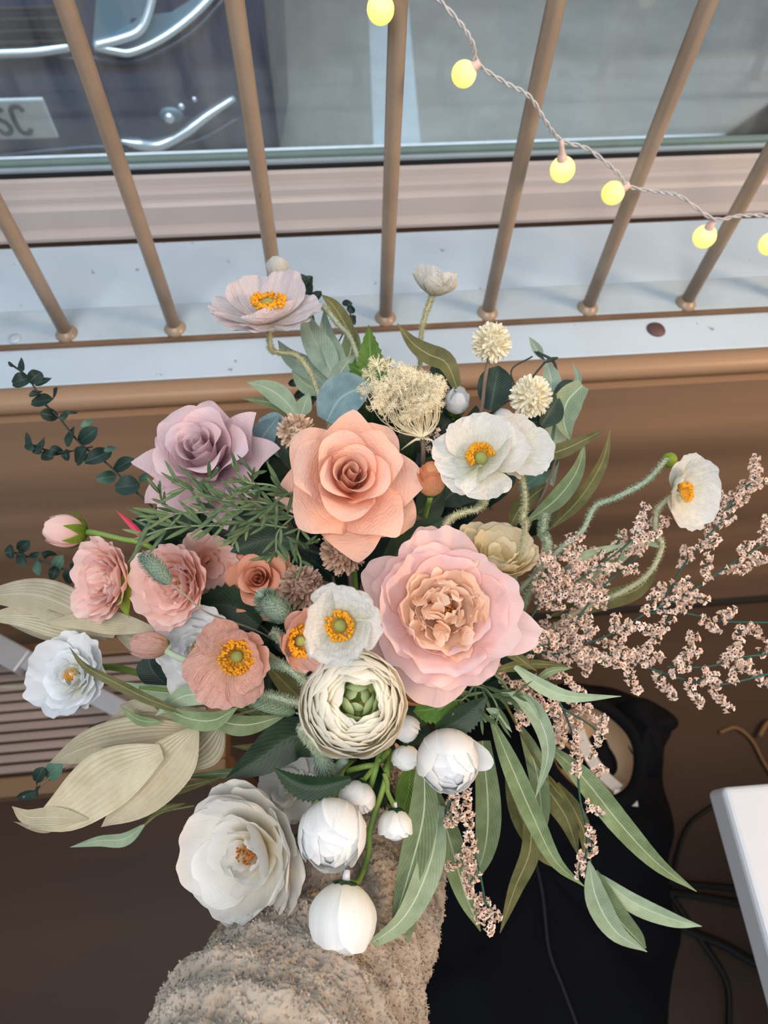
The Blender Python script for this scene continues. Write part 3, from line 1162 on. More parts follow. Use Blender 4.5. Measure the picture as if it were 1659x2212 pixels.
def sm(x):
    x = np.clip(x, 0, 1)
    return x * x * (3 - 2 * x)


def petal_verts(az, L, W, a0, a1, cup=10.0, r0=0.0, z0=0.0, curl=0.0, edge=0.0, ruf=0.0, rufn=3, p=2.2, pk=0.6, base=0.3, skew=0.0, cs=.6,
                nu=11, nv=11, seed=0, pw=1.0, notch=0.0, crk=0.0, hm=.5):
    """fan-shaped petal: every lengthwise line ends on the rim, the rim outline is h(v)"""
    rs = random.Random(seed)
    ph, ph2, ph3 = rs.uniform(0, 6.28), rs.uniform(0, 6.28), rs.uniform(0, 6.28)
    S = np.linspace(0, 1.12, 46)
    t = (a0 + (a1 - a0) * np.minimum(S, 1.1) ** pw + curl * sm((S - cs) / (1 - cs))) * D2R
    ds = np.diff(S) * L
    rr = r0 + np.concatenate([[0], np.cumsum((np.sin(t[1:]) + np.sin(t[:-1])) / 2 * ds)])
    zz = z0 + np.concatenate([[0], np.cumsum((np.cos(t[1:]) + np.cos(t[:-1])) / 2 * ds)])
    w = np.where(S < pk, base + (1 - base) * np.sin(math.pi / 2 * S / pk), 1 - .12 * ((S - pk) / (1 - pk)) ** 2) * W
    v = np.linspace(-1, 1, nv)
    v = np.sign(v) * np.abs(v) ** .85
    av = np.abs(v)
    ex = .55 if p >= 2 else 1.0 - (p - 1.0) * .45
    h = hm + (1 - hm) * np.clip(1 - av ** p, 0, 1) ** ex
    h = h * (1 + ruf * .55 * np.sin(5.5 * v + ph) + ruf * .35 * np.sin(11 * v + ph2)) - notch * np.exp(-((v - .12 * math.sin(ph3)) / .2) ** 2)
    u = np.linspace(0, 1, nu)
    U = u[:, None] * np.clip(h, .05, 1.11)[None, :]
    Vv = np.broadcast_to(v, U.shape)
    T, Rr, Zz, Ww = (np.interp(U, S, q) for q in (t, rr, zz, w))
    Wg = Ww * Vv
    k = cup
    kk = np.clip(k * Wg, -2.9, 2.9)
    x = np.sin(kk) / k
    n = (1 - np.cos(kk)) / k
    un = u[:, None] * np.ones_like(U)
    n = n - edge * W * np.clip(np.abs(Vv) - .4, 0, 1) ** 2 * sm((un - .3) / .6)
    n = n + ruf * L * (un ** 2.5) * (np.sin(rufn * math.pi * Vv + ph) * .6 + np.sin(rufn * 1.9 * math.pi * Vv + ph2) * .3)
    if crk:
        n = n + crk * L * un * (np.sin(13 * Vv + ph + 3 * U) * .6 + np.sin(23 * Vv + ph2 - 2 * U) * .4)
    R = Rr - n * np.cos(T)
    Z = Zz + n * np.sin(T)
    x = x + skew * U ** 2 * L
    ca, sa = math.cos(az), math.sin(az)
    X = R * ca - x * sa
    Y = R * sa + x * ca
    uvs = np.stack([(Vv + 1) / 2, U], -1).reshape(-1, 2)
    return np.stack([X, Y, Z], -1).reshape(-1, 3), gridfaces(nu, nv), uvs


def petal(par, c, fr, mat, az, name='petal', **k):
    v, f, uv = petal_verts(az, **k)
    X, Y, Z = fr
    w = c + v[:, :1] * X + v[:, 1:2] * Y + v[:, 2:3] * Z
    return mesh(name, w, f, mat, par, uvs=uv)


def hairs(pts, rad, n, ln, mat, par, seed=0, name='stem_hair'):
    rs = np.random.RandomState(seed)
    p = np.asarray(pts)
    t = tangents(p)
    idx = rs.randint(0, len(p) - 1, n)
    TV = np.zeros((n, 3, 3))
    for j, i in enumerate(idx):
        q = p[i] + (p[i + 1] - p[i]) * rs.rand()
        d = rs.normal(size=3)
        d = nrm(d - t[i] * np.dot(d, t[i]))
        s = np.cross(d, t[i]) * 0.00026 + t[i] * 0.00026 * rs.uniform(-1, 1)
        b0 = q + d * rad * .8
        TV[j] = [b0 - s, b0 + s, b0 + d * ln * rs.uniform(.5, 1.2) + t[i] * ln * rs.uniform(-.3, .5)]
    return mesh(name, TV.reshape(-1, 3), [[3 * i, 3 * i + 1, 3 * i + 2] for i in range(n)], mat, par, kind='stuff')


def stem_to_hub(par, c, ax, rad, mat, seed=0, mid=None, name='stem'):
    rs = random.Random(seed)
    j = V3(rs.uniform(-1, 1), rs.uniform(-1, 1), rs.uniform(-1, 1)) * 0.012
    L = np.linalg.norm(HUB - c)
    pts = [c] + (mid if mid else [c - ax * .010 - CB * .045 + (HUB - c) * .05])
    pts += [pts[-1] * .45 + (HUB + j) * .55 - CB * .01, HUB + j, HUB2 + j * 1.2]
    q = catmull(pts, 26)
    m = MB()
    m.add(*tube(q, rad, 7))
    return m.build(name, mat, par)


def px_path(pts):
    return [P(*p) for p in pts]


def leaf(par, pts, width, mat, tw=0.0, fold=0.25, pk=0.4, base=0.1, p=1.7, serr=0, nu=18, name='leaf', facing=None, wave=0.0, tw2=None, loc=None, kind=None, label=None):
    """pts: px,py,depth spine points; width px"""
    if len(pts) and len(pts[0]) == 3 and not isinstance(pts[0], np.ndarray):
        q = catmull(px_path(pts), nu)
        wm = width / FPX * pts[len(pts) // 2][2]
    else:
        q = catmull(pts, nu)
        wm = width
    t = tangents(q)
    u = np.linspace(0, 1, nu)
    w = np.where(u < pk, base + (1 - base) * np.sin(math.pi / 2 * u / pk), (1 - ((u - pk) / (1 - pk)) ** p))
    w = np.maximum(w, 0.03) * wm * 0.5
    nv = 7
    v = np.linspace(-1, 1, nv)
    F = CB if facing is None else nrm(facing)
    vs, uv = [], []
    for i in range(nu):
        s = np.cross(F, t[i])
        if np.linalg.norm(s) < 1e-3:
            s = CR
        s = nrm(s)
        nn = np.cross(t[i], s)
        an = tw + ((tw2 - tw) * u[i] if tw2 is not None else 0)
        c_, s_ = math.cos(an), math.sin(an)
        S = s * c_ + nn * s_
        N = nn * c_ - s * s_
        for vv in v:
            ww = w[i]
            if serr and abs(vv) > .9:
                ww *= 1 + 0.09 * (1 if i % 2 else -1)
            vs.append(q[i] + S * ww * vv + N * (ww * fold * abs(vv) + wave * wm * math.sin(u[i] * 9 + vv * 1.5)))
            uv.append(((vv + 1) / 2, u[i]))
    return mesh(name, vs, list(gridfaces(nu, nv)), mat, par, uvs=uv, loc=loc, kind=kind, label=label)


def stamens(par, c, fr, R, h, n, mat, inner=.45, name='stamens', seed=0, blob=.07, arc=None):
    rs = random.Random(seed)
    X, Y, Z = fr
    m = MB()
    for i in range(n):
        a = rs.uniform(*(arc or (0, 2 * math.pi)))
        r = R * math.sqrt(rs.uniform(inner ** 2, 1))
        zz = h * rs.uniform(.6, 1.1)
        tip = c + (X * math.cos(a) + Y * math.sin(a)) * r + Z * zz
        foot = c + (X * math.cos(a) + Y * math.sin(a)) * r * .35
        bl = R * blob * rs.uniform(.8, 1.3)
        v, f, uv = sphere(tip, bl, None, 4, 5, rz=bl * rs.uniform(.8, 1.5))
        m.add(v, f, uv)
        s = nrm(np.cross(tip - foot, CB)) * R * .012
        m.add([foot - s, foot + s, tip + s, tip - s], [[0, 1, 2, 3]])
    return m.build(name, mat, par, kind='stuff')


def sepals(par, c, fr, R, n, mat, L=1.6, seed=0, a0=70, a1=5, W=.42, curl=0):
    rs = random.Random(seed)
    for i in range(n):
        petal(par, c, fr, mat, 2 * math.pi * i / n + rs.uniform(-.2, .2), name='sepal', L=R * L * rs.uniform(.85, 1.1), W=R * W, a0=a0, a1=a1,
              cup=.8 / R, p=1.3, pk=.4, base=.4, nu=9, nv=7, hm=.2, curl=curl, seed=i)


def poppy(label, px, py, d, Rpx, ax, mat, n=5, seed=0, group=None, open_=(78, 38), spec=None, stem=None, stemmat=None, rm=.9, pod=True, ang0=0., cat='poppy', st=True, W=.68, arc=None, sr=.3, sz=.06):
    c0 = P(px, py, d)
    R = Rpx / FPX * d
    fr = frame(camdir(*ax))
    # base of the cup lies behind the centre seen
    c = c0 - fr[2] * R * .25
    th = thing('poppy', label, cat, c, group)
    rs = random.Random(seed)
    M = PT[mat]
    if spec is None:
        spec = []
        for i in range(n):
            spec.append(dict(az=ang0 + 2 * math.pi * i / n + rs.uniform(-.15, .15), L=R * rs.uniform(1.02, 1.16), W=R * W * rs.uniform(.92, 1.1),
                             a0=open_[0] + rs.uniform(-6, 6), a1=open_[1] + rs.uniform(-12, 12), z0=-.004 * (i % 2)))
    else:
        spec = [dict(az=s[0] * D2R, L=R * s[1] * 1.10, W=R * s[2] * 1.06, a0=s[3], a1=s[4], **(s[5] if len(s) > 5 else {})) for s in spec]
    for i, s in enumerate(spec):
        kw = dict(cup=.75 / R, r0=.06 * R, ruf=.042, rufn=3.0, p=2.6, hm=.55, pk=.66, base=.26, nu=20, nv=33, seed=seed * 31 + i, crk=.014)
        kw.update(s)
        az = kw.pop('az')
        petal(th, c, fr, M, az, **kw)
    if st:
        stamens(th, c + fr[2] * R * sz, fr, R * sr, R * .22, 170, M_yel, .60, seed=seed, blob=.10, arc=arc)
    if pod:
        m = MB()
        m.add(*sphere(c + fr[2] * R * (.10 + sz), R * .145, fr, 9, 14, rz=R * .13))
        m.build('seed_pod', M_pod, th)
    if stem:
        q = catmull([c] + px_path(stem), 60)
        m = MB()
        m.add(*tube(q, .0019, 7))
        m.build('stem', stemmat or M_fuzz, th)
        hairs(q, .0019, 1800, .0027, stemmat or M_fuzz, th, seed)
    else:
        stem_to_hub(th, c, fr[2], .0022, stemmat or M_fuzz, seed)
    return th


def rose(label, px, py, d, Rpx, ax, mat, seed=0, roll=0, name='rose', group=None, outer=9, wr=1.0, point=1.35, star=0.0):
    R = Rpx / FPX * d
    fr = frame(camdir(*ax), roll)
    c = P(px, py, d) - fr[2] * R * .45
    th = thing(name, label, name.replace('_', ' ') if name != 'rose' else 'rose', c, group)
    rs = random.Random(seed)
    M = PT[mat]
    g = 2.4
    az = rs.uniform(0, 6)
    # tight spiral centre
    for i in range(7):
        s = i / 6
        az += g * .9
        petal(th, c, fr, M, az, L=R * (.80 + .03 * s), W=R * (.17 + .22 * s), a0=4 + 8 * s, a1=-8 + 8 * s, cup=1 / (R * (.085 + .17 * s)), r0=R * (.045 + .13 * s), z0=R * .05,
              curl=12 + 22 * s, p=3, pk=.6, base=.7, nu=14, nv=21, hm=.86, seed=seed + i, skew=.05, edge=.15)
    # cupped middle petals with a folded-back lip
    for i in range(7):
        s = i / 6
        az += g
        petal(th, c, fr, M, az, L=R * (.92 + .20 * s), W=R * (.52 + .12 * s), a0=32 + 28 * s, a1=-2 + 26 * s, cup=1 / (R * (.36 + .20 * s)), r0=R * .05, z0=R * (.04 - .05 * s),
              curl=75 + 25 * s + rs.uniform(-10, 10), cs=.68, p=point + .30, pk=.6, base=.4, nu=20, nv=21, hm=.62, seed=seed + 20 + i, edge=.75 * wr, ruf=.012, rufn=1.5)
    # wide outer petals, edges rolled back to a point
    for i in range(outer):
        s = i / (outer - 1)
        az += g
        petal(th, c, fr, M, az, L=R * (1.22 + .10 * rs.uniform(-1, 1)), W=R * (.62 - .10 * star + .05 * rs.uniform(-1, 1)), a0=70 + 20 * s, a1=52 + 34 * s, cup=1 / (R * 1.0), r0=R * .04,
              z0=-R * (.02 + .10 * s), curl=60 + rs.uniform(-24, 14), cs=.72, p=point + .1, pk=.55, base=.32, nu=20, nv=21, hm=.5 - .16 * star, seed=seed + 40 + i, edge=(1.0 + .5 * star) * wr, ruf=.016, rufn=1.5)
    sepals(th, c - fr[2] * R * .12, fr, R * .3, 5, M_rleaf, 1.4, seed, 95, 100)
    stem_to_hub(th, c - fr[2] * R * .1, fr[2], .003, M_stem, seed)
    return th


def peony(label, px, py, d, Rpx, ax, mouter, minner, seed=0, roll=0, name='peony', group=None, n_out=9, n_mid=14, n_in=16, open_=1.0, ruf=.05, wk=1.0, stam=True, stmat=None,
          inner_r=.5, cat='peony', stemmat=None, hgt=.95, fold=25, clus=False, extra=()):
    R = Rpx / FPX * d
    fr = frame(camdir(*ax), roll)
    c = P(px, py, d) - fr[2] * R * .40
    th = thing(name, label, cat, c, group)
    rs = random.Random(seed)
    az = rs.uniform(0, 6)
    for i in range(n_out):
        s = i / max(1, n_out - 1)
        az += 2.4
        petal(th, c, fr, PT[mouter], az, hm=.6, L=R * rs.uniform(1.12, 1.32), W=R * wk * rs.uniform(.50, .62), a0=72 + 12 * s, a1=(34 + 38 * s) * open_ + rs.uniform(-9, 9), cup=.85 / R, r0=.05 * R, z0=-.10 * R * s,
              curl=fold * rs.uniform(.2, 1.2), p=3.0, pk=.66, base=.32, nu=18, nv=27, ruf=ruf, rufn=2.6, crk=ruf * .16, seed=seed + i, notch=rs.uniform(0, .07))
    for i in range(n_mid):
        s = i / max(1, n_mid - 1)
        az += 2.4
        petal(th, c, fr, PT[mouter if s > .55 else minner], az, L=R * (.66 + .38 * s) * hgt * rs.uniform(.92, 1.08), W=R * wk * (.30 + .18 * s), a0=44 + 26 * s, a1=8 + 22 * s * open_ + rs.uniform(-14, 14), cup=1.0 / R,
              r0=R * (.10 + .06 * s), z0=.02 * R, curl=rs.uniform(-22, 26), p=3.2, pk=.64, base=.35, nu=16, nv=23, hm=.62, crk=ruf * .12, ruf=ruf * 1.25, rufn=2.0, seed=seed + 50 + i, notch=rs.uniform(.02, .10))
    for i in range(n_in):
        az += 2.4
        s = i / max(1, n_in - 1)
        rr = R * (.12 + (inner_r - .12) * s)
        if clus and i % 3:
            cc = c + (fr[0] * math.cos(az) + fr[1] * math.sin(az)) * rr * rs.uniform(.7, 1.25) + fr[2] * R * rs.uniform(.28, .40)
            f2 = frame(fr[2] + (fr[0] * rs.uniform(-1, 1) + fr[1] * rs.uniform(-1, 1)) * .55, rs.uniform(0, 6))
            petal(th, cc, f2, PT[minner], rs.uniform(0, 6.28), L=R * rs.uniform(.20, .32), W=R * rs.uniform(.10, .16), a0=rs.uniform(10, 40), a1=rs.uniform(20, 90), cup=rs.uniform(2, 5) / R, r0=0,
                  p=2.4, pk=.6, base=.35, nu=9, nv=11, hm=.55, ruf=ruf * 1.2, rufn=1.6, seed=seed + 90 + i, notch=rs.uniform(0, .12), skew=rs.uniform(-.3, .3))
            continue
        petal(th, c, fr, PT[minner], az, L=R * rs.uniform(.40, .58) * hgt, W=R * rs.uniform(.15, .25), a0=10 + 26 * s, a1=rs.uniform(-25, 30), cup=rs.uniform(1.0, 3.0) / R, r0=rr * .8, z0=.10 * R,
              curl=rs.uniform(-50, 40), p=2.8, pk=.6, base=.35, nu=12, nv=15, hm=.6, crk=ruf * .08, ruf=ruf * 1.4, rufn=1.5, seed=seed + 90 + i, notch=rs.uniform(.02, .12), skew=rs.uniform(-.2, .2))
    for e in extra:
        kw = dict(cup=.6 / R, r0=.1 * R, z0=-.08 * R, p=2.2, pk=.6, base=.4, nu=14, nv=19, ruf=.03, rufn=2.0, curl=-15)
        kw.update(e)
        a_ = kw.pop('az') * D2R
        kw['L'] *= R
        kw['W'] *= R
        petal(th, c, fr, PT[mouter], a_, **kw)
    if stam:
        stamens(th, c + fr[2] * R * .12, fr, R * .15, R * .30, 70, stmat or M_yel2, 0, seed=seed, blob=.13)
    stem_to_hub(th, c, fr[2], .0028, stemmat or M_stem, seed)
    return th


def ball_bud(label, px, py, d, Rpx, ax, mat, seed=0, name='ranunculus_bud', group=None, n=(3, 4, 5, 5), close=(-84, -76, -62, -44), cat='flower bud', sep=None, stem=None, extra=None,
             stemmat=None, squash=1.0, sepmat=None, stemr=.0020, cuff=False, ns=6, tight=1.0, el=1.0, core=1.0):
    R = Rpx / FPX * d
    fr = frame(camdir(*ax))
    c = P(px, py, d) - fr[2] * R * el
    fr = (fr[0], fr[1], fr[2] * el)
    th = thing(name, label, cat, c, group)
    m = MB()
    m.add(*sphere(c + fr[2] * R * .98 * core, R * .80 * tight * core, fr, 12, 18))
    m.build('inner_petals', PT[mat], th)
    rs = random.Random(seed)
    az = rs.uniform(0, 6)
    nl = len(n)
    for l in range(nl):
        k = (.82 + .18 * l / (nl - 1)) * tight
        for i in range(n[l]):
            tot = 90 - close[l]
            arc = R * k * tot * D2R
            petal(th, c, fr, PT[mat], az + 2 * math.pi * i / n[l] + rs.uniform(-.25, .25), L=arc * rs.uniform(.95, 1.03), W=R * k * rs.uniform(.80, 1.0), a0=90, a1=close[l], cup=.98 / (R * k),
                  r0=.0, z0=R * (1 - k) * .9, p=2.8, pk=.62, base=.16, nu=15, nv=15, seed=seed + l * 10 + i, ruf=.014, edge=.16, curl=16, cs=.8, hm=.6)
        az += .7
    if extra:
        for e in extra:
            kw = dict(cup=.7 / R, p=1.8, pk=.55, base=.3, nu=14, nv=13, ruf=.02)
            kw.update(e)
            a_ = kw.pop('az') * D2R
            kw['L'] *= R
            kw['W'] *= R
            petal(th, c, fr, PT[mat], a_, **kw)
    if sep:
        sepals(th, c - fr[2] * R * .04, fr, R * 1.04, ns, sepmat or M_sepd, sep, seed, 92, 8, W=.42)
    if stem:
        q = catmull([c] + px_path(stem), 30)
        m = MB()
        m.add(*tube(q, stemr, 7))
        m.build('stem', stemmat or M_stem, th)
    else:
        stem_to_hub(th, c, fr[2], stemr, stemmat or M_stem, seed)
    if cuff:
        m = MB()
        m.add(*tube([c - fr[2] * R * .02, c - fr[2] * R * .32], [R * .13, R * .10], 10))
        m.build('collar', M_white, th, label='white plastic collar')
    return th


def pompom(label, px, py, d, Rpx, ax, mat, seed=0, group=None, n=190, stem=None, stemmat=None, cup=2.2, name='pompom_flower'):
    R = Rpx / FPX * d
    fr = frame(camdir(*ax))
    c = P(px, py, d)
    th = thing(name, label, 'flower', c, group)
    rs = random.Random(seed)
    m = MB()
    for i in range(n):
        z = 1 - 1.86 * (i + .5) / n
        r = math.sqrt(max(0, 1 - z * z))
        a = i * 2.399963
        dl = nrm(fr[0] * r * math.cos(a) + fr[1] * r * math.sin(a) + fr[2] * z + V3(rs.uniform(-1, 1), rs.uniform(-1, 1), rs.uniform(-1, 1)) * .07)
        f3 = frame(dl, rs.uniform(0, 6))
        for kk in range(1):
            v, f, uv = petal_verts(0, L=R * .52 * rs.uniform(.9, 1.15), W=R * .115, a0=rs.uniform(-6, 6), a1=rs.uniform(16, 52), cup=cup / (R * .3), r0=R * .01, p=2.2, pk=.62, base=.4, nu=5, nv=5)
            w = c + dl * R * .52 + v[:, :1] * f3[0] + v[:, 1:2] * f3[1] + v[:, 2:3] * f3[2]
            m.add(w, f, uv)
    m.build('florets', mat, th, kind='stuff')
    m = MB()
    m.add(*sphere(c, R * .62, None, 8, 12))
    m.build('flower_core', mat, th)
    if stem:
        q = catmull([c] + px_path(stem), 24)
        m = MB()
        m.add(*tube(q, .0017, 7))
        m.build('stem', stemmat or M_brown, th)
    else:
        stem_to_hub(th, c, fr[2], .0016, stemmat or M_brown, seed)
    return th


def bunny_tail(label, a, b, wpx, mat, seed=0, stem=None):
    """a: root end, b: tip (px,py,d)"""
    A, B = P(*a), P(*b)
    ax = nrm(B - A)
    L = np.linalg.norm(B - A)
    R = wpx / FPX * a[2] / 2
    fr = frame(ax, 0, CB)
    th = thing('bunny_tail_grass', label, 'dried grass', A)
    m = MB()
    m.add(*sphere((A + B) / 2, R * .72, fr, 10, 12, rz=L * .48))
    m.build('seed_head', mat, th)
    rs = random.Random(seed)
    m = MB()
    for i in range(420):
        u = (i + .5) / 420
        zz = -L * .48 * math.cos(math.pi * u)
        r = R * .7 * math.sin(math.pi * u)
        th_ = i * 2.4
        d = fr[0] * math.cos(th_) + fr[1] * math.sin(th_)
        p0 = (A + B) / 2 + ax * zz + d * r
        tip = p0 + (d * .75 + ax * .9 + V3(rs.uniform(-1, 1), rs.uniform(-1, 1), rs.uniform(-1, 1)) * .25) * R * .42
        s = nrm(np.cross(tip - p0, d)) * R * .055
        md = (p0 + tip) / 2 + d * R * .05
        m.add([p0 - s * .6, p0 + s * .6, md + s, md - s, tip], [[0, 1, 2, 3], [3, 2, 4]])
    m.build('bristles', mat, th, kind='stuff')
    q = catmull([A] + px_path(stem or [(a[0] + 60, a[1] + 40, a[2] + .03)]), 20)
    m = MB()
    m.add(*tube(q, .0007, 6))
    m.build('stem', M_dry, th)
    return th

# ================================================================== the flowers
R_ = random.Random(3)

# --- large blooms
rose('large peach garden rose, the biggest rose, in the upper middle of the bouquet', 757, 1030, .455, 138, (.16, .20, .96), 'rose', seed=4, roll=1.1, star=.25)
rose('mauve pink rose at the upper left of the bouquet', 438, 978, .50, 134, (-.12, .42, .88), 'mauve', seed=13, roll=.2, wr=1.1, point=1.1, outer=11, star=1.0)
rose('orange peach rose half hidden below the rosemary-like greenery', 560, 1250, .53, 72, (0, .2, .95), 'orange', seed=23, roll=.9)
peony('large pale pink peony with ruffled peach centre, widest flower of the bouquet', 962, 1318, .455, 150, (.06, .22, .97), 'peony', 'peonyin', seed=5, n_out=11, n_mid=12, n_in=46,
      inner_r=.62, open_=.68, ruf=.052, wk=1.2, roll=0, fold=14, clus=True,
      extra=[dict(az=-14, L=1.45, W=.42, a0=92, a1=88), dict(az=-150, L=1.2, W=.5, a0=90, a1=84), dict(az=150, L=1.25, W=.45, a0=92, a1=86), dict(az=100, L=1.25, W=.4, a0=90, a1=84), dict(az=-100, L=1.3, W=.6, a0=90, a1=80)])
peony('large white peony low at the left above the fleece sleeve', 528, 1848, .475, 144, (-.42, .12, .88), 'wpeony', 'wpeony', seed=6, n_out=11, n_mid=8, n_in=6, inner_r=.3, open_=.62, ruf=.03, wk=1.25,
      roll=2.2, fold=-34)
peony('cream yellow peony tucked behind the pink peony', 1075, 1195, .53, 92, (.1, .75, .6), 'creamp', 'creamp', seed=7, n_out=8, n_mid=12, n_in=6, open_=.35, ruf=.03, stam=False)
peony('small light pink peony rose at the far left facing outwards', 222, 1252, .51, 84, (-.55, .05, .82), 'pink', 'pink', seed=8, n_out=10, n_mid=12, n_in=16, inner_r=.6, open_=.55, ruf=.05, wk=1.25, stam=False, roll=.4)
peony('light pink peony rose behind the upper grass head', 372, 1262, .50, 88, (-.3, .02, .93), 'pink', 'pink', seed=9, n_out=10, n_mid=12, n_in=18, inner_r=.65, open_=.5, ruf=.05, wk=1.25, stam=False, roll=1.4)
peony('pale pink open bloom at the right of the two pink peony roses', 450, 1215, .535, 58, (.45, -.1, .85), 'pink', 'pink', seed=19, n_out=8, n_mid=6, n_in=4, open_=.9, ruf=.03, stam=False)
peony('white garden rose standing alone at the far left edge', 150, 1458, .50, 88, (-.12, .32, .93), 'wrose', 'wrose', seed=10, n_out=7, n_mid=9, n_in=8, inner_r=.35, open_=.6, ruf=.045, roll=.6, wk=1.15,
      stmat=M_yel, name='garden_rose', cat='rose', fold=10, hgt=.8)
peony('white garden rose behind the coral poppy', 425, 1405, .505, 88, (.05, .15, .97), 'wrose', 'wrose', seed=11, n_out=9, n_mid=11, n_in=12, inner_r=.32, open_=.5, ruf=.055, roll=1.6, wk=1.15,
      stmat=M_yel, name='garden_rose', cat='rose', hgt=.8)


def ranunculus(label, px, py, d, Rpx, ax, seed=0):
    R = Rpx / FPX * d
    fr = frame(camdir(*ax), .3)
    c = P(px, py, d) - fr[2] * R * .75
    th = thing('ranunculus', label, 'ranunculus', c)
    rs = random.Random(seed)
    cc = c + (fr[0] * .10 + fr[1] * .08) * R
    nl = 12
    for l in range(nl):
        s = l / (nl - 1)
        k = .47 + .53 * s
        n = 5 if l < 4 else 6
        for i in range(n):
            a0, a1 = 90, -52 + 34 * s + rs.uniform(-7, 7)
            zt = (.66 - .22 * s ** 2) * R * 1.45
            L = R * k * (a0 - a1) * D2R * rs.uniform(.97, 1.04)
            hgt = R * k * 1.0
            petal(th, cc * (1 - s) + c * s, fr, PT['cream'], 2.4 * l + 2 * math.pi * i / n + rs.uniform(-.2, .2), L=L * .84, W=R * k * .86, a0=84, a1=a1, cup=.98 / (R * k), r0=R * .05 + .10 * R * k,
                  z0=zt - hgt * .86, p=3.0, pk=.6, base=.25, nu=14, nv=17, seed=seed + l * 9 + i, ruf=.016, rufn=2.2, edge=-.05)
    # green heart of folded petals
    for l, (k, n, cl) in enumerate([(.24, 3, -75), (.31, 3, -62), (.37, 4, -42), (.43, 4, -25)]):
        for i in range(n):
            petal(th, cc + fr[2] * R * .48, fr, PT['green'], 1.3 * l + 2 * math.pi * i / n, L=R * k * (90 - cl) * D2R, W=R * k * .9, a0=90, a1=cl, cup=.98 / (R * k), r0=0, p=2.4, pk=.6, base=.25,
                  nu=12, nv=11, seed=seed + 200 + l * 9 + i, ruf=.01, name='centre_petal')
    stem_to_hub(th, c, fr[2], .003, M_stem, seed)
    return th


ranunculus('cream ranunculus with green centre, touching the front white poppy', 763, 1522, .41, 121, (.10, .18, .97), 12)

# --- poppies
poppy('cream white poppy in front of everything, directly above the ranunculus', 733, 1352, .375, 100, (-.14, .06, 1), 'white', seed=3, open_=(74, 30),
      spec=[(75, 1.0, .74, 70, 34), (15, .98, .66, 76, 42), (255, 1.0, .60, 66, 16), (170, .95, .78, 58, 8), (320, .92, .5, 70, 20)], sr=.33)
poppy('coral pink poppy, the fully visible one with a round yellow centre', 512, 1420, .455, 92, (.22, -.04, .96), 'coral', seed=5,
      spec=[(200, 1.15, .62, 84, 62), (235, 1.18, .62, 84, 56), (130, 1.05, .52, 80, 50), (85, .95, .58, 64, 20), (20, .90, .68, 56, 2), (-35, .98, .62, 64, 12), (280, 1.1, .5, 80, 40)], sr=.42)
poppy('coral pink poppy mostly hidden behind the front white poppy', 652, 1385, .42, 84, (.65, .1, .75), 'coral', seed=6, open_=(66, 22), sr=.42)
poppy('lilac white poppy at the top left on a bent hairy stem', 580, 668, .55, 110, (.06, .74, .62), 'lilac', seed=8,
      spec=[(180, 1.02, .62, 84, 66), (120, .98, .66, 74, 44), (65, 1.02, .50, 66, 30), (10, .95, .60, 82, 58), (315, .50, .72, 74, -10, dict(pw=.8)), (235, 1.02, .68, 88, 64), (290, .92, .7, 88, 60)],
      stem=[(583, 742, .555), (592, 760, .56), (640, 768, .56), (672, 810, .555), (692, 862, .55), (715, 930, .56), (760, 1100, .60)], sr=.34, sz=.24)
poppy('white poppy seen from the side at the top centre, cup closed', 940, 612, .57, 62, (.14, .93, .30), 'white', seed=9, n=6, open_=(74, 14), sr=.3,
      stem=[(930, 648, .575), (916, 690, .58), (908, 740, .59), (905, 830, .60), (880, 1000, .62)])
poppy('white poppy with yellow stamens at the upper right of the peach rose', 1040, 985, .47, 100, (.0, .40, .90), 'white', seed=10,
      spec=[(178, .98, .56, 84, 60), (120, .92, .60, 72, 42), (70, .95, .62, 70, 34), (15, .98, .60, 76, 44), (325, .78, .66, 66, 2), (270, .95, .62, 86, 62), (225, .95, .55, 86, 66)],
      stem=[(1045, 1062, .475), (1044, 1085, .48), (1030, 1100, .48), (985, 1112, .475), (963, 1135, .475), (960, 1175, .49), (940, 1300, .56)], sr=.32, arc=(.2, 3.9))
poppy('white poppy behind the yellow-stamened one, its back petals showing', 1118, 968, .50, 80, (.45, .25, .85), 'white', seed=12, n=5, open_=(76, 46), sr=.22,
      stem=[(1128, 1035, .505), (1134, 1080, .505), (1130, 1120, .50), (1133, 1150, .51), (1100, 1300, .58)])
poppy('white poppy at the far right above the statice sprays', 1480, 1064, .52, 82, (.42, -.10, .90), 'white', seed=14,
      spec=[(95, 1.0, .62, 78, 50), (30, 1.0, .74, 76, 40), (-40, 1.0, .70, 70, 30), (-105, 1.05, .70, 74, 34), (170, 1.0, .56, 66, 30), (130, 1.02, .46, 66, 16)],
      stem=[(1428, 1092, .528), (1418, 1110, .53), (1416, 1150, .53), (1430, 1180, .53), (1400, 1240, .535), (1340, 1280, .545), (1250, 1320, .56), (1050, 1450, .60)], sr=.28, arc=(-1.2, 2.2), pod=False)
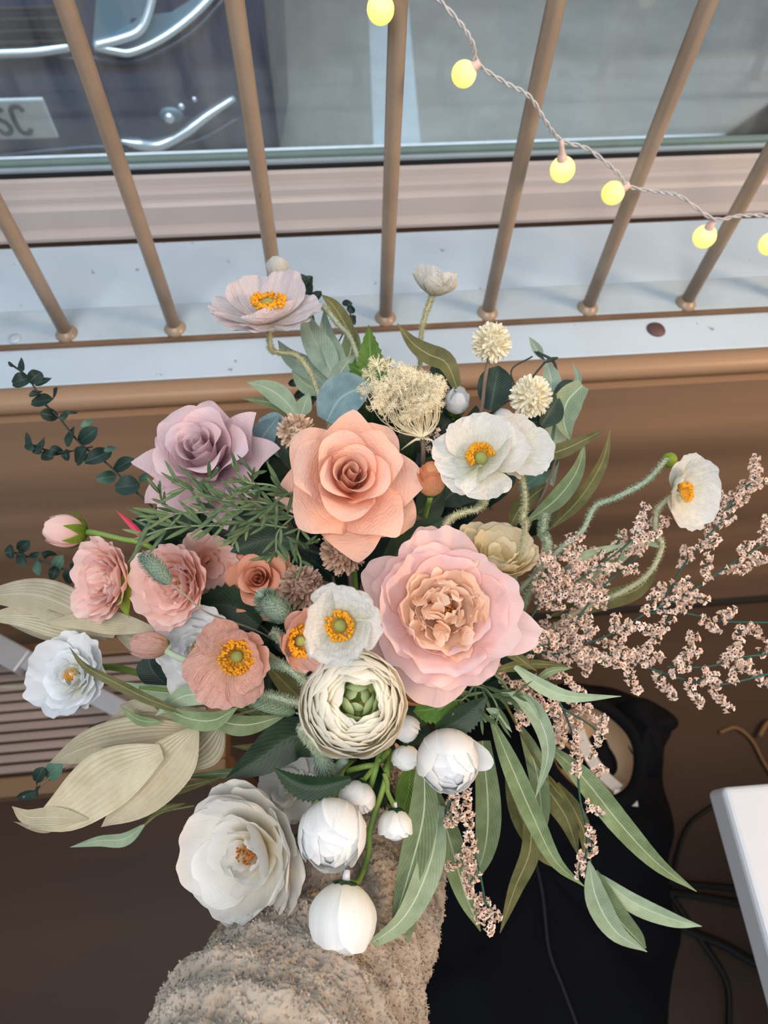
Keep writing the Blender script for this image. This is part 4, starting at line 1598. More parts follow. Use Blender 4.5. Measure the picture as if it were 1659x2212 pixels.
# bud stems
bb = thing('poppy_stem', 'hairy green poppy stem arching left of the far right poppy', 'poppy', P(1290, 1085, .53))  # bare hairy stem with a bud, no open flower
q = catmull(px_path([(1440, 992, .54), (1395, 1040, .53), (1330, 1075, .53), (1285, 1095, .53), (1255, 1150, .53), (1195, 1200, .54), (1050, 1350, .60)]), 60)
m = MB()
m.add(*tube(q, .0019, 7))
m.build('stem', M_fuzzg, bb)
hairs(q, .0019, 1800, .0027, M_fuzzg, bb, 3)
m = MB()
m.add(*sphere(P(1446, 994, .545), .0062, None, 8, 10))
m.build('bud', M_sep, bb, label='round green bud')
bb = thing('poppy_stem', 'hairy sage stem curving right of the lilac white poppy', 'poppy', P(700, 665, .57))  # bare hairy stem only, no bloom built on it
q = catmull(px_path([(606, 596, .59), (650, 650, .58), (695, 662, .575), (730, 700, .57), (765, 750, .575), (800, 900, .60), (800, 1100, .63)]), 60)
m = MB()
m.add(*tube(q, .0019, 7))
m.build('stem', M_fuzzg, bb)
hairs(q, .0019, 1800, .0027, M_fuzzg, bb, 4)
for lab, pts_ in [('short hairy stem bent behind the coral poppy', [(590, 1362, .47), (612, 1385, .465), (640, 1430, .46), (680, 1520, .50), (760, 1620, .60)]),
                  ('hairy stem running from the coral poppy to the ranunculus', [(520, 1425, .50), (585, 1430, .475), (640, 1455, .465), (700, 1530, .50), (770, 1630, .60)]),
                  ('lowest hairy stem passing under the coral poppy', [(500, 1480, .49), (560, 1498, .475), (620, 1512, .47), (680, 1540, .49), (780, 1640, .62)]),
                  ('hairy sage stem left below the ranunculus', [(650, 1570, .46), (668, 1600, .47), (700, 1635, .49), (730, 1680, .52), (780, 1720, .62)]),
                  ('fuzzy sage stem between the cream peony and the statice', [(1178, 1110, .53), (1172, 1150, .525), (1180, 1190, .53), (1120, 1330, .60)])]:
    bb = thing('poppy_stem', lab, 'poppy', P(*pts_[1]))  # each one is a bare hairy stem without a flower head
    q = catmull(px_path(pts_), 50)
    m = MB()
    m.add(*tube(q, .0023, 7))
    m.build('stem', M_fuzzg, bb)
    hairs(q, .0024, 2400, .0030, M_fuzzg, bb, 9)

# --- buds
ball_bud('small white poppy bud above the lilac poppy', 599, 578, .59, 25, (-.05, .95, .3), 'white', seed=1, name='poppy_bud', sep=1.25, stem=[(606, 610, .59), (640, 650, .58)], squash=1, ns=4)
ball_bud('peach rosebud beside the large peach rose', 932, 1030, .475, 33, (.02, .93, .38), 'bud', seed=2, name='rose_bud', cat='rosebud', n=(3, 4, 4, 4), close=(-50, -36, -20, -16), sep=1.0, sepmat=M_rleaf2, el=1.35)
rb = ball_bud('light pink rosebud with bright green sepals at the far left', 140, 1146, .52, 36, (-.93, .12, .3), 'pink', seed=3, name='rose_bud', cat='rosebud', n=(3, 4, 4), close=(-84, -70, -50), el=1.25,
              sep=1.75, sepmat=M_sep, stem=[(200, 1150, .515), (260, 1164, .515), (330, 1185, .52), (450, 1280, .56)], stemr=.0022)
ball_bud('coral poppy bud with two green sepals left of the coral poppy', 322, 1393, .48, 30, (-.95, .12, .3), 'coral', seed=4, name='poppy_bud', n=(3, 3, 4), close=(-80, -70, -56), el=1.4, sep=.95, sepmat=M_rleaf2,
         stem=[(362, 1408, .48), (400, 1426, .48), (450, 1440, .49), (560, 1480, .52)], stemmat=M_fuzzg, stemr=.0024, ns=3)
ball_bud('large white ranunculus bud right of the white peony', 717, 1802, .46, 74, (-.02, -.35, .93), 'wbud', seed=5)
ball_bud('lowest white ranunculus bud, hanging over the sleeve', 738, 1985, .44, 72, (-.10, -.90, .42), 'wbud', seed=6, sep=.62,
         stem=[(772, 1905, .48), (795, 1850, .50), (800, 1790, .50), (828, 1700, .50), (838, 1650, .52), (815, 1640, .6)], stemr=.0021, cuff=True, sepmat=M_sepd, ns=7)
ball_bud('white ranunculus bud under the right serrated leaf', 968, 1643, .46, 67, (.12, -.30, .94), 'wbud', seed=7, sep=.5, extra=[dict(az=-20, L=1.85, W=.62, a0=88, a1=52, z0=.002), dict(az=-60, L=1.5, W=.6, a0=88, a1=30)])
ball_bud('small white bud with green cap hanging right of the long green stem', 854, 1785, .49, 37, (0, -.97, .25), 'wbud', seed=8, sep=1.0, stem=[(838, 1712, .50), (836, 1690, .50), (830, 1670, .5)], stemr=.0019,
         cuff=True, n=(3, 4, 5), close=(-50, -36, -20))
ball_bud('small white bud with jagged green cap above the large white bud', 770, 1727, .49, 40, (-.25, -.85, .5), 'wbud', seed=9, sep=1.0, stem=[(790, 1680, .50), (822, 1640, .51)], stemr=.0019, n=(3, 4, 5), close=(-50, -40, -24))
ball_bud('small white bud directly below the ranunculus on the right', 876, 1640, .50, 31, (-.05, -.95, .3), 'wbud', seed=10, sep=.9, n=(3, 4, 4), close=(-50, -30, -14))
ball_bud('small half-open white bud touching the right rim of the ranunculus', 878, 1578, .50, 32, (.2, -.7, .7), 'wbud', seed=11, n=(3, 4, 4), close=(-40, -20, 0))
ball_bud('white rosebud beside the dark olive leaf at the top', 988, 862, .56, 34, (.1, .7, .7), 'wrose', seed=12, name='rose_bud', cat='rosebud', sep=.9, n=(3, 4, 4), close=(-60, -20, 12), tight=.8, el=1.3, core=.6, sepmat=M_rleaf2)
ball_bud('white bud half hidden below the right pompom flower', 1088, 905, .575, 28, (.2, .6, .7), 'wrose', seed=13, name='rose_bud', cat='rosebud', n=(3, 4), close=(-30, 5))
ball_bud('green bud with red tinged sepals above the large white bud', 703, 1722, .50, 34, (-.3, -.5, .8), 'green', seed=14, name='peony_bud', n=(3, 4), close=(-60, -40))
ball_bud('cream bloom peeping out below the white peony', 492, 2045, .52, 42, (-.2, -.9, .35), 'creamp', seed=15, name='cream_bloom', cat='flower', n=(3, 4, 4), close=(-30, -15, 0), sep=.6)
peony('open white bloom lying under the large white ranunculus bud', 715, 1868, .525, 76, (.1, -.25, .9), 'wpeony', 'creamp', seed=31, n_out=8, n_mid=6, n_in=4, open_=.9, ruf=.02, stam=False, name='white_bloom', cat='flower')
peony('white bloom behind the serrated leaf above the peony', 625, 1700, .545, 66, (-.1, .3, .9), 'wrose', 'wrose', seed=32, n_out=8, n_mid=6, n_in=4, open_=.8, ruf=.02, stam=False, name='white_bloom', cat='flower')

# bare branching stems joining the hanging buds, no buds of their own
bs = thing('bud_stems', 'bright green branching stems carrying the small hanging white buds', 'foliage', P(830, 1670, .50))
for pts_, r in [([(822, 1620, .52), (812, 1660, .505), (800, 1700, .505)], .0024), ([(850, 1625, .53), (836, 1660, .505), (833, 1700, .502)], .0022),
                ([(750, 1665, .51), (790, 1655, .505), (815, 1650, .51), (840, 1620, .53), (830, 1640, .60)], .0022)]:
    m = MB()
    m.add(*tube(px_path(pts_), r, 7, 20))
    m.build('twig', M_stem, bs)
m = MB()
m.add(*tube(px_path([(745, 1640, .50), (725, 1665, .51), (715, 1700, .53)]), .0034, 8, 12))
tag(m.build('cut_stalk', M_sage, loc=P(745, 1640, .5)), 'thick pale sage stalk below the ranunculus', 'stalk')

# --- pompoms and dried heads
M_pomw = petalmat('cream_floret', (226, 216, 176), (236, 230, 204), (244, 240, 224), .2, .1)
M_pomb = petalmat('beige_floret', (150, 118, 96), (196, 166, 142), (222, 198, 176), .15, .1)
M_pomb2 = petalmat('taupe_floret', (132, 100, 84), (182, 148, 128), (208, 178, 158), .15, .1)
pompom('cream white pompom flower at the top right on a bare brown stem', 1062, 740, .56, 43, (.0, .55, .8), M_pomw, 1, stem=[(1056, 775, .565), (1048, 815, .56), (1038, 895, .565), (1000, 1050, .60)], n=240)
pompom('cream white pompom flower, the lower right one beside the pale leaves', 1147, 856, .545, 45, (.15, .45, .88), M_pomw, 2, stem=[(1130, 895, .555), (1110, 960, .57), (1060, 1100, .60)], n=240)
pompom('beige pompom flower at the upper left rim of the peach rose', 641, 933, .50, 42, (-.2, .35, .9), M_pomb, 3, n=170)
pompom('beige pompom flower directly below the peach rose', 740, 1192, .485, 50, (0, .1, 1), M_pomb2, 4, n=190)
pompom('taupe pompom flower next to the sage grass head', 652, 1268, .50, 49, (-.1, 0, 1), M_pomb2, 5, n=190)
bunny_tail('sage green grass head in front of the pink peony roses', (370, 1262, .455), (308, 1200, .45), 50, M_sage, 1, stem=[(400, 1285, .46), (450, 1325, .47), (560, 1365, .50), (650, 1420, .56)])
bunny_tail('round sage grass head left of the front white poppy', (622, 1338, .47), (566, 1288, .455), 66, M_sage, 2, stem=[(640, 1370, .50), (700, 1450, .56)])
bunny_tail('olive grass head below the coral poppy', (640, 1540, .50), (535, 1515, .49), 40, M_silp, 3, stem=[(680, 1560, .52), (760, 1640, .60)])
bunny_tail('sage grass head under the ranunculus', (690, 1590, .49), (700, 1680, .50), 50, M_sage, 4, stem=[(710, 1560, .52), (760, 1600, .60)])

# --- dried umbel
um = thing('dried_umbel', 'dried cream lace flower umbel above the peach rose', 'dried flower', P(912, 955, .51))
M_umb = plain('dried_cream', (238, 228, 198), .8, .08, 60)
rs = random.Random(21)
base = P(913, 945, .515)
rays, flo = MB(), MB()
um_c = [(790, 848), (800, 812), (815, 790), (838, 792)]
for i in range(60):
    a = rs.uniform(0, 6.28)
    r = math.sqrt(rs.uniform(0, 1))
    um_c.append((880 + 76 * r * math.cos(a), 856 + 54 * r * math.sin(a) * (1 - .3 * abs(math.cos(a))) - 14 * math.cos(r * 1.5)))
for i, (x, y) in enumerate(um_c):
    dd = .500 + rs.uniform(-.015, .02) + (.00 if i < 4 else .0)
    tip = P(x, y, dd)
    mid = P(913 * .45 + x * .55 + (x - 880) * .18, 945 * .5 + y * .5 + 16, (dd + .515) / 2 + .012)
    q = catmull([base, mid, tip], 12)
    rays.add(*tube(q, .00045, 5))
    out_d = nrm(tip - base)
    for k in range(46 if i >= 4 else 40):
        d = nrm(out_d * .55 + V3(rs.gauss(0, 1), rs.gauss(0, 1), rs.gauss(0, 1)) * .6)
        L = rs.uniform(.003, .0085)
        e = tip + d * L
        s = nrm(np.cross(d, CB)) * .00013
        flo.add([tip - s, tip + s, e + s, e - s], [[0, 1, 2, 3]])
        f3 = frame(d, rs.uniform(0, 6))
        vv, ff = [e], []
        for j in range(5):
            t0 = 2 * math.pi * j / 5
            for da, rr_ in ((-.28, .0008), (0, .0021), (.28, .0008)):
                vv.append(e + (f3[0] * math.cos(t0 + da) + f3[1] * math.sin(t0 + da)) * rr_ + d * .0006)
            n0 = 1 + 3 * j
            ff.append([0, n0, n0 + 1, n0 + 2])
        flo.add(vv, ff)
for i in range(7):
    a = -1.2 + i * .4
    tip = P(913 + 48 * math.sin(a * 1.1), 958 + 14 * math.cos(i), .51)
    rays.add(*tube(catmull([base, P(913 + 20 * math.sin(a), 950, .505), tip], 8), .0004, 5))
rays.build('rays', M_umb, um)
flo.build('florets', M_umb, um, kind='stuff', smooth=False)
m = MB()
m.add(*tube(px_path([(913, 945, .515), (914, 985, .52), (905, 1080, .56), (850, 1300, .64)]), .0019, 8, 20))
m.build('stem', M_brown, um)


# ------------------------------------------------------------------ foliage
def branch(name, label, cat, stem, stemr, smat, leaves, group=None):
    th = thing(name, label, cat, P(*stem[0]) if len(stem[0]) == 3 else stem[0], group)
    m = MB()
    m.add(*tube(px_path(stem), stemr, 6, 30))
    m.build('stem', smat, th)
    for L in leaves:
        pts_, w, mat = L[0], L[1], L[2]
        kw = L[3] if len(L) > 3 else {}
        leaf(th, pts_, w, mat, **kw)
    return th


def D(pts_, d0, d1=None):
    d1 = d0 if d1 is None else d1
    n = len(pts_)
    return [(x, y, d0 + (d1 - d0) * i / (n - 1)) for i, (x, y) in enumerate(pts_)]


# willow eucalyptus trailing down the right side
branch('willow_eucalyptus', 'willow eucalyptus branch whose long green leaves trail over the black coat', 'foliage',
       D([(1080, 1500), (1130, 1590), (1180, 1680), (1240, 1760), (1275, 1860)], .52, .58), .0011, M_olive,
       [(D([(1058, 1545), (1098, 1640), (1150, 1760), (1200, 1860), (1264, 1916)], .50, .52), 46, M_sil),
        (D([(1178, 1605), (1255, 1675), (1340, 1780), (1420, 1865), (1505, 1926)], .53, .54), 52, M_sil),
        (D([(1140, 1715), (1146, 1830), (1112, 1920), (1080, 2016)], .54, .55), 42, M_olive, dict(base=.5)),
        (D([(1092, 1640), (1120, 1750), (1165, 1835), (1205, 1878)], .56), 44, M_olive),
        (D([(1150, 1650), (1180, 1700), (1225, 1770), (1250, 1850)], .56), 52, M_olive, dict(tw=.2)),
        (D([(1205, 1690), (1240, 1750), (1262, 1800), (1262, 1850)], .57), 38, M_olive),
        (D([(1120, 1560), (1155, 1650), (1170, 1760), (1160, 1830)], .55), 46, M_sil, dict(tw=-.3)),
        (D([(1272, 1860), (1288, 1940), (1330, 2012), (1398, 2056)], .56), 52, M_silp),
        (D([(1288, 1880), (1330, 1975), (1372, 2025), (1396, 2048)], .565), 50, M_sil),
        (D([(1288, 1885), (1360, 1945), (1450, 1985), (1516, 2001)], .57), 42, M_silp)])
branch('willow_eucalyptus', 'short willow eucalyptus sprig with pale curved leaves right of the pink peony', 'foliage',
       D([(1050, 1440), (1090, 1480), (1120, 1540)], .50, .52), .0011, M_sil,
       [(D([(1085, 1492), (1150, 1530), (1184, 1620), (1156, 1726)], .48, .49), 40, M_silp, dict(base=.25)),
        (D([(1112, 1440), (1170, 1482), (1235, 1505), (1342, 1504)], .485), 32, M_silp, dict(base=.3)),
        (D([(1092, 1490), (1140, 1520), (1168, 1562)], .475), 22, M_silp),
        (D([(1150, 1475), (1190, 1450), (1238, 1442)], .50), 18, M_sil),
        (D([(1050, 1530), (1078, 1545), (1106, 1582)], .475), 20, M_silp),
        (D([(1065, 1380), (1100, 1405), (1160, 1450)], .49), 30, M_olive),
        (D([(1060, 1450), (1140, 1435), (1230, 1438)], .51), 24, M_olive)])
branch('willow_eucalyptus', 'willow eucalyptus branch hanging down in front of the sleeve', 'foliage',
       D([(930, 1600), (930, 1680), (935, 1750)], .52, .54), .0011, M_sil,
       [(D([(915, 1640), (915, 1760), (880, 1900), (845, 2010)], .50, .47), 66, M_sil, dict(tw=.15, base=.4)),
        (D([(950, 1740), (930, 1860), (870, 1985), (755, 2066)], .51, .44), 62, M_silp, dict(base=.3)),
        (D([(905, 1930), (870, 2010), (830, 2070), (775, 2094)], .49, .45), 44, M_sil, dict(base=.5)),
        (D([(935, 1690), (970, 1810), (1005, 1930), (1038, 2012)], .53, .55), 56, M_sil),
        (D([(1042, 1600), (1054, 1740), (1046, 1840), (1012, 1922)], .55), 56, M_sil, dict(base=.6)),
        (D([(885, 1650), (880, 1720), (850, 1790)], .56), 56, M_rleaf2),
        (D([(890, 1790), (880, 1900), (850, 1990)], .53), 50, M_sil)])
branch('willow_eucalyptus', 'willow eucalyptus branch with olive leaves pointing up at the right of the white poppies', 'foliage',
       D([(1120, 1200), (1150, 1120), (1185, 1040), (1210, 960)], .57, .55), .0012, M_brown,
       [(D([(1155, 990), (1225, 968), (1308, 927)], .54), 34, M_olive), (D([(1135, 1128), (1200, 1080), (1245, 1020), (1264, 955)], .545), 40, M_sil),
        (D([(1185, 1145), (1250, 1080), (1300, 1000), (1318, 928)], .56), 34, M_olive, dict(tw=.3)),
        (D([(1180, 1080), (1220, 1060), (1225, 1035)], .55), 18, M_sil), (D([(1100, 1140), (1130, 1090), (1190, 1040)], .57), 40, M_olive),
        (D([(1120, 1060), (1160, 1030), (1200, 980)], .575), 44, M_deuc2), (D([(1290, 1240), (1330, 1190), (1336, 1140)], .57), 30, M_sil, dict(tw=.4)),
        (D([(1210, 1240), (1270, 1200), (1350, 1175)], .56), 26, M_silp), (D([(1200, 1290), (1300, 1230), (1380, 1170), (1432, 1185)], .58), 34, M_silp, dict(tw=.3)),
        (D([(1190, 1330), (1280, 1300), (1380, 1270), (1430, 1190)], .59), 46, M_olive)])
branch('willow_eucalyptus', 'willow eucalyptus branch lying across the lower left under the coral poppy', 'foliage',
       D([(620, 1560), (520, 1530), (420, 1500), (300, 1485)], .53, .50), .0013, M_stem,
       [(D([(400, 1540), (320, 1510), (250, 1475), (185, 1440), (150, 1398)], .48, .47), 24, M_olive, dict(base=.4)), (D([(480, 1492), (380, 1498), (300, 1488), (232, 1470)], .51), 34, M_silp),
        (D([(480, 1512), (420, 1500), (380, 1512), (336, 1546)], .49), 46, M_silp, dict(base=.3)), (D([(345, 1520), (400, 1550), (460, 1556), (514, 1528)], .48), 42, M_sil, dict(base=.2, pk=.6)),
        (D([(450, 1552), (530, 1566), (620, 1545)], .50), 46, M_sil), (D([(350, 1560), (300, 1555), (258, 1524)], .49), 22, M_sil), (D([(560, 1480), (500, 1470), (430, 1480)], .53), 40, M_olive),
        (D([(340, 1720), (400, 1700), (480, 1680)], .54), 22, M_olive), (D([(390, 1660), (430, 1640), (482, 1608)], .53), 22, M_olive), (D([(640, 1590), (560, 1612), (500, 1612)], .55), 20, M_olive),
        (D([(640, 1620), (560, 1662), (460, 1672), (370, 1680)], .55), 24, M_sil), (D([(570, 1430), (640, 1500), (700, 1560)], .54), 40, M_olive)])
branch('willow_eucalyptus', 'willow eucalyptus sprig fanning out behind the lilac poppy', 'foliage',
       D([(740, 900), (735, 820), (715, 740), (700, 660)], .60, .60), .0013, M_sage,
       [(D([(730, 830), (700, 770), (672, 720), (655, 660)], .59), 62, M_sage), (D([(735, 840), (722, 780), (705, 730), (700, 670)], .595), 54, M_sage, dict(tw=.4)),
        (D([(720, 850), (670, 800), (625, 770), (600, 735)], .60), 44, M_sage), (D([(735, 835), (752, 780), (760, 730), (745, 690)], .60), 46, M_sil),
        (D([(770, 745), (745, 700), (720, 660), (694, 636)], .59), 34, M_olive), (D([(740, 880), (728, 830), (745, 790), (770, 765)], .58), 40, M_sage),
        (D([(700, 850), (660, 830), (630, 800)], .61), 40, M_silp), (D([(760, 860), (790, 800), (800, 770)], .61), 44, M_sage)])
branch('willow_eucalyptus', 'dark olive willow leaf curving at the top centre beside the lace flower', 'foliage',
       D([(1000, 880), (985, 840)], .57, .57), .0012, M_olive,
       [(D([(990, 845), (965, 785), (925, 765), (890, 740), (858, 698)], .565), 46, M_olive, dict(base=.35))])
branch('willow_eucalyptus', 'pair of soft green leaves left of the grey-blue leaf', 'foliage', D([(700, 960), (650, 900)], .57, .57), .0012, M_sil,
       [(D([(648, 905), (610, 860), (575, 838), (534, 826)], .56), 46, M_silp, dict(base=.3)), (D([(645, 900), (590, 872), (520, 860)], .57), 24, M_sil),
        (D([(650, 900), (658, 875), (668, 848)], .55), 36, M_silp), (D([(655, 905), (640, 885), (632, 865)], .565), 22, M_blue), (D([(700, 1000), (640, 990), (590, 940)], .56), 60, M_rleaf)])
branch('curled_eucalyptus', 'pale green curled eucalyptus leaves at the right behind the pompoms', 'foliage',
       D([(1150, 980), (1190, 880), (1200, 790), (1160, 760)], .60, .60), .0012, M_dkstem,
       [(D([(1172, 775), (1158, 752), (1143, 728)], .60), 22, M_sage), (D([(1185, 860), (1190, 820), (1178, 775)], .595), 44, M_sage), (D([(1230, 860), (1248, 820), (1238, 785)], .60), 18, M_sage),
        (D([(1258, 832), (1225, 868), (1218, 910), (1232, 952)], .585), 62, M_silp, dict(base=.5, fold=.6)), (D([(1200, 990), (1195, 930), (1210, 860)], .60), 62, M_sage, dict(tw=.4)),
        (D([(1150, 980), (1170, 940), (1200, 900)], .60), 60, M_deuc2), (D([(1195, 850), (1222, 828), (1258, 832)], .59), 16, M_deuc), (D([(1180, 960), (1180, 1010), (1196, 1050)], .61), 54, M_sage)])
branch('lambs_ear', 'fuzzy grey-blue leaf above the beige pompom', 'foliage', D([(720, 960), (715, 905)], .57, .56), .0018, M_sage,
       [(D([(706, 910), (738, 858), (802, 830)], .545), 92, M_blue, dict(pk=.5, base=.5, p=2.6, fold=.3)), (D([(620, 980), (590, 930), (560, 905)], .57), 74, M_blue, dict(pk=.5, base=.5, p=2.6))])
branch('leaf_sprig', 'bright green toothed leaf above the lace flower', 'foliage', D([(830, 900), (800, 830)], .58, .565), .0011, M_stem,
       [(D([(803, 838), (800, 770), (796, 702)], .56), 58, M_rleaf2, dict(serr=1, nu=20, p=1.3)), (D([(803, 822), (775, 800), (753, 786)], .56), 44, M_rleaf2, dict(serr=1, p=1.4)),
        (D([(803, 822), (825, 800), (845, 774)], .56), 40, M_rleaf2, dict(serr=1, p=1.4))])

# rose leaves
for lab, st_, lv in [
    ('dark green rose leaf between mauve rose and orange rose', D([(700, 1200), (640, 1180)], .55, .54), [(D([(650, 1172), (580, 1165), (498, 1192)], .53), 78, M_rleaf, dict(serr=1, nu=26, pk=.45, p=2))]),
    ('round olive leaf below the pink peony roses', D([(620, 1400), (560, 1350)], .55, .54), [(D([(560, 1352), (500, 1310), (420, 1310)], .53), 92, M_rleaf, dict(serr=1, nu=26, pk=.5, p=2.2, base=.3)),
                                                                                   (D([(470, 1350), (440, 1300), (415, 1270)], .55), 50, M_rleaf)]),
    ('large smooth dark green leaf left below the ranunculus', D([(760, 1600), (700, 1605)], .55, .53), [(D([(720, 1620), (640, 1590), (560, 1640), (488, 1682)], .515, .50), 96, M_rleaf, dict(pk=.4, p=1.6, base=.4)),
                                                                                            (D([(690, 1590), (640, 1555), (580, 1590)], .53), 70, M_rleaf)]),
    ('dark serrated leaf over the top of the white peony', D([(800, 1660), (755, 1685)], .52, .49), [(D([(758, 1682), (690, 1698), (640, 1690), (590, 1658)], .475), 56, M_rleaf, dict(serr=1, nu=34, pk=.5, p=1.6, base=.25, fold=.5))]),
    ('dark serrated leaf above the right white bud', D([(900, 1620), (950, 1585)], .52, .49), [(D([(942, 1578), (985, 1560), (1020, 1535), (1052, 1503)], .47), 62, M_rleaf, dict(serr=1, nu=30, pk=.45, p=1.7, base=.3))]),
    ('bright green leaf right of the ranunculus', D([(860, 1590), (890, 1560)], .52, .50), [(D([(985, 1508), (940, 1530), (892, 1536)], .475), 58, M_rleaf2, dict(serr=1, nu=24, pk=.55, p=2, base=.4))]),
    ('dark green leaf behind the peach rose and pink peony', D([(840, 1300), (850, 1220)], .56, .53), [(D([(835, 1215), (890, 1170), (965, 1118)], .515), 76, M_rleaf, dict(pk=.5, p=2, base=.4)),
                                                                                       (D([(900, 1110), (930, 1090), (960, 1060)], .53), 70, M_rleaf), (D([(950, 1090), (990, 1060), (1050, 1075)], .55), 80, M_deuc)]),
    ('dark rose leaves under the mauve rose', D([(600, 1100), (560, 1090)], .56, .56), [(D([(560, 1110), (520, 1140), (470, 1150)], .56), 70, M_rleaf), (D([(420, 1150), (390, 1090), (330, 1080)], .55), 60, M_rleaf),
                                                                              (D([(600, 900), (560, 960), (580, 1000)], .56), 60, M_blue)]),
    ('yellow-green leaf between the two pink peony roses', D([(330, 1330), (280, 1260)], .53, .52), [(D([(275, 1330), (270, 1270), (300, 1205)], .505), 34, M_sep, dict(fold=.6)), (D([(275, 1250), (262, 1290), (280, 1335)], .51), 22, M_sep)]),
    ('small dark leaf left of the coral poppy', D([(380, 1480), (350, 1460)], .54, .54), [(D([(360, 1480), (330, 1450), (318, 1415)], .53), 60, M_deuc, dict(pk=.6, p=2.4, base=.5))]),
]:
    branch('leaf_sprig', lab, 'foliage', st_, .0012, M_dkstem, lv)
m = thing('red_leaf', 'thin crimson leaf left of the rosemary-like greenery', 'leaf', P(265, 1115, .53))
leaf(m, D([(330, 1190), (290, 1140), (250, 1102)], .53), 14, plain('crimson_leaf', (196, 44, 72), .5), base=.3)

# dried cream leaves
branch('dried_leaf_branch', 'dried cream leafy branch reaching past the left edge above the lone white rose', 'dried foliage',
       D([(520, 1420), (400, 1390), (250, 1360), (100, 1320)], .55, .52), .0009, M_dry,
       [(D([(250, 1370), (160, 1318), (70, 1285), (-60, 1290)], .52, .53), 92, M_dry, dict(base=.2, p=2)), (D([(230, 1380), (140, 1345), (60, 1330), (-50, 1335)], .525), 74, M_dry, dict(tw=.4)),
        (D([(340, 1360), (250, 1345), (180, 1340), (95, 1345)], .515), 52, M_dry), (D([(400, 1405), (320, 1395), (240, 1360)], .53), 66, M_dry, dict(tw=-.3)),
        (D([(180, 1390), (100, 1375), (20, 1350)], .53), 22, M_dry, dict(tw=.8)), (D([(110, 1476), (50, 1483), (-30, 1484)], .54), 10, M_dry)])
branch('dried_leaf_branch', 'dried cream leafy branch sweeping down at the lower left', 'dried foliage',
       D([(560, 1530), (430, 1572), (330, 1632), (230, 1690), (150, 1745)], .52, .48), .0011, M_dry,
       [(D([(420, 1578), (310, 1590), (200, 1610), (108, 1648)], .50), 98, M_dry, dict(p=1.8, wave=.02)), (D([(350, 1622), (250, 1670), (150, 1745), (60, 1790)], .475), 128, M_dry, dict(p=1.6, base=.25, wave=.03)),
        (D([(190, 1770), (120, 1765), (60, 1765), (26, 1742)], .47), 40, M_dry, dict(tw=.7)), (D([(140, 1780), (90, 1790), (30, 1775)], .475), 18, M_dry),
        (D([(424, 1574), (370, 1640), (300, 1720), (220, 1786)], .485), 116, M_dry, dict(p=1.9, base=.15, wave=.02, tw=-.2)),
        (D([(482, 1556), (450, 1600), (420, 1630), (385, 1655)], .51), 96, M_dry, dict(tw=.2)), (D([(480, 1545), (380, 1548), (290, 1545), (204, 1580)], .505), 58, M_dry),
        (D([(340, 1535), (300, 1520), (258, 1524)], .50), 24, M_dry), (D([(236, 1622), (200, 1628), (160, 1648)], .472), 26, M_dry), (D([(360, 1545), (420, 1560), (480, 1550)], .52), 80, M_dry)])
branch('willow_leaf', 'single pale green leaf hanging low at the left below the dried branch', 'foliage', D([(420, 1740), (350, 1755), (312, 1782)], .57, .56), .0010, M_olive,
       [(D([(314, 1780), (270, 1812), (215, 1816), (152, 1830)], .56), 30, M_silp), (D([(400, 1735), (350, 1750), (310, 1780)], .565), 14, M_olive)])


# round-leaved dark eucalyptus sprays
def euc(label, stem, twigs, lv, d, name='eucalyptus_spray'):
    th = thing(name, label, 'foliage', P(stem[0][0], stem[0][1], d))
    for i, s in enumerate([stem] + twigs):
        m = MB()
        m.add(*tube(px_path(D(s, d)), .0009 if i == 0 else .0007, 6, 24))
        m.build('stem' if i == 0 else 'twig', M_brown if d < .56 else M_dkstem, th)
    rs_ = random.Random(len(lv))
    for L in lv:
        x, y, ln = L[0], L[1], L[2]
        wd = L[3] if len(L) > 3 else ln * .9
        an = (L[4] if len(L) > 4 else rs_.uniform(0, 180)) * D2R
        mat = M_deuc if (len(L) < 6 or not L[5]) else M_deuc2
        dx, dy = math.cos(an) * ln / 2, -math.sin(an) * ln / 2
        dz = rs_.uniform(-.008, .008)
        leaf(th, [(x - dx, y - dy, d + dz), (x, y, d - .003), (x + dx, y + dy, d - dz)], wd, mat, tw=rs_.uniform(-.5, .5), fold=.35, pk=.5, base=.3, p=2.6, nu=10)
    return th


euc('dark round-leaved eucalyptus spray arching up at the top left', [(330, 1095), (280, 1050), (230, 1000), (175, 960), (130, 905), (95, 870), (60, 815), (24, 787)],
    [[(200, 965), (150, 975), (110, 975), (55, 955)]],
    [(24, 787, 16, 10, 150), (48, 788, 26), (46, 822, 40, 34, 20), (76, 814, 34, 30), (93, 824, 38, 34), (78, 850, 32, 20, 20), (92, 866, 48, 30, 10), (120, 850, 28, 18, 70), (105, 896, 40, 28, 170),
     (150, 891, 34, 8, 175), (138, 900, 22, 16), (154, 943, 46, 30, 75), (191, 940, 52, 34, 40), (188, 914, 30, 14, 30, 1), (176, 983, 42, 36, 60), (212, 986, 64, 36, 22), (238, 970, 28, 16, 20, 1),
     (230, 1031, 44, 28, 10, 1), (268, 1003, 50, 30, 30), (276, 1050, 54, 46, 10), (312, 1031, 26, 18, 40, 1), (62, 948, 26, 20), (64, 965, 24, 18), (90, 962, 32, 30), (103, 984, 28, 26), (80, 972, 22),
     (121, 973, 28, 22), (143, 983, 24, 20)], .56)
euc('small dark eucalyptus spray at the left edge below the rosebud', [(260, 1255), (165, 1238), (100, 1215), (20, 1190)], [],
    [(22, 1192, 30, 22), (52, 1178, 32, 26), (48, 1207, 36, 26), (82, 1226, 34, 24, 100, 1), (106, 1196, 34, 26), (126, 1216, 40, 26, 60, 1), (118, 1236, 34, 24), (150, 1243, 34, 26), (75, 1198, 26, 14), (165, 1225, 30, 24)], .57)
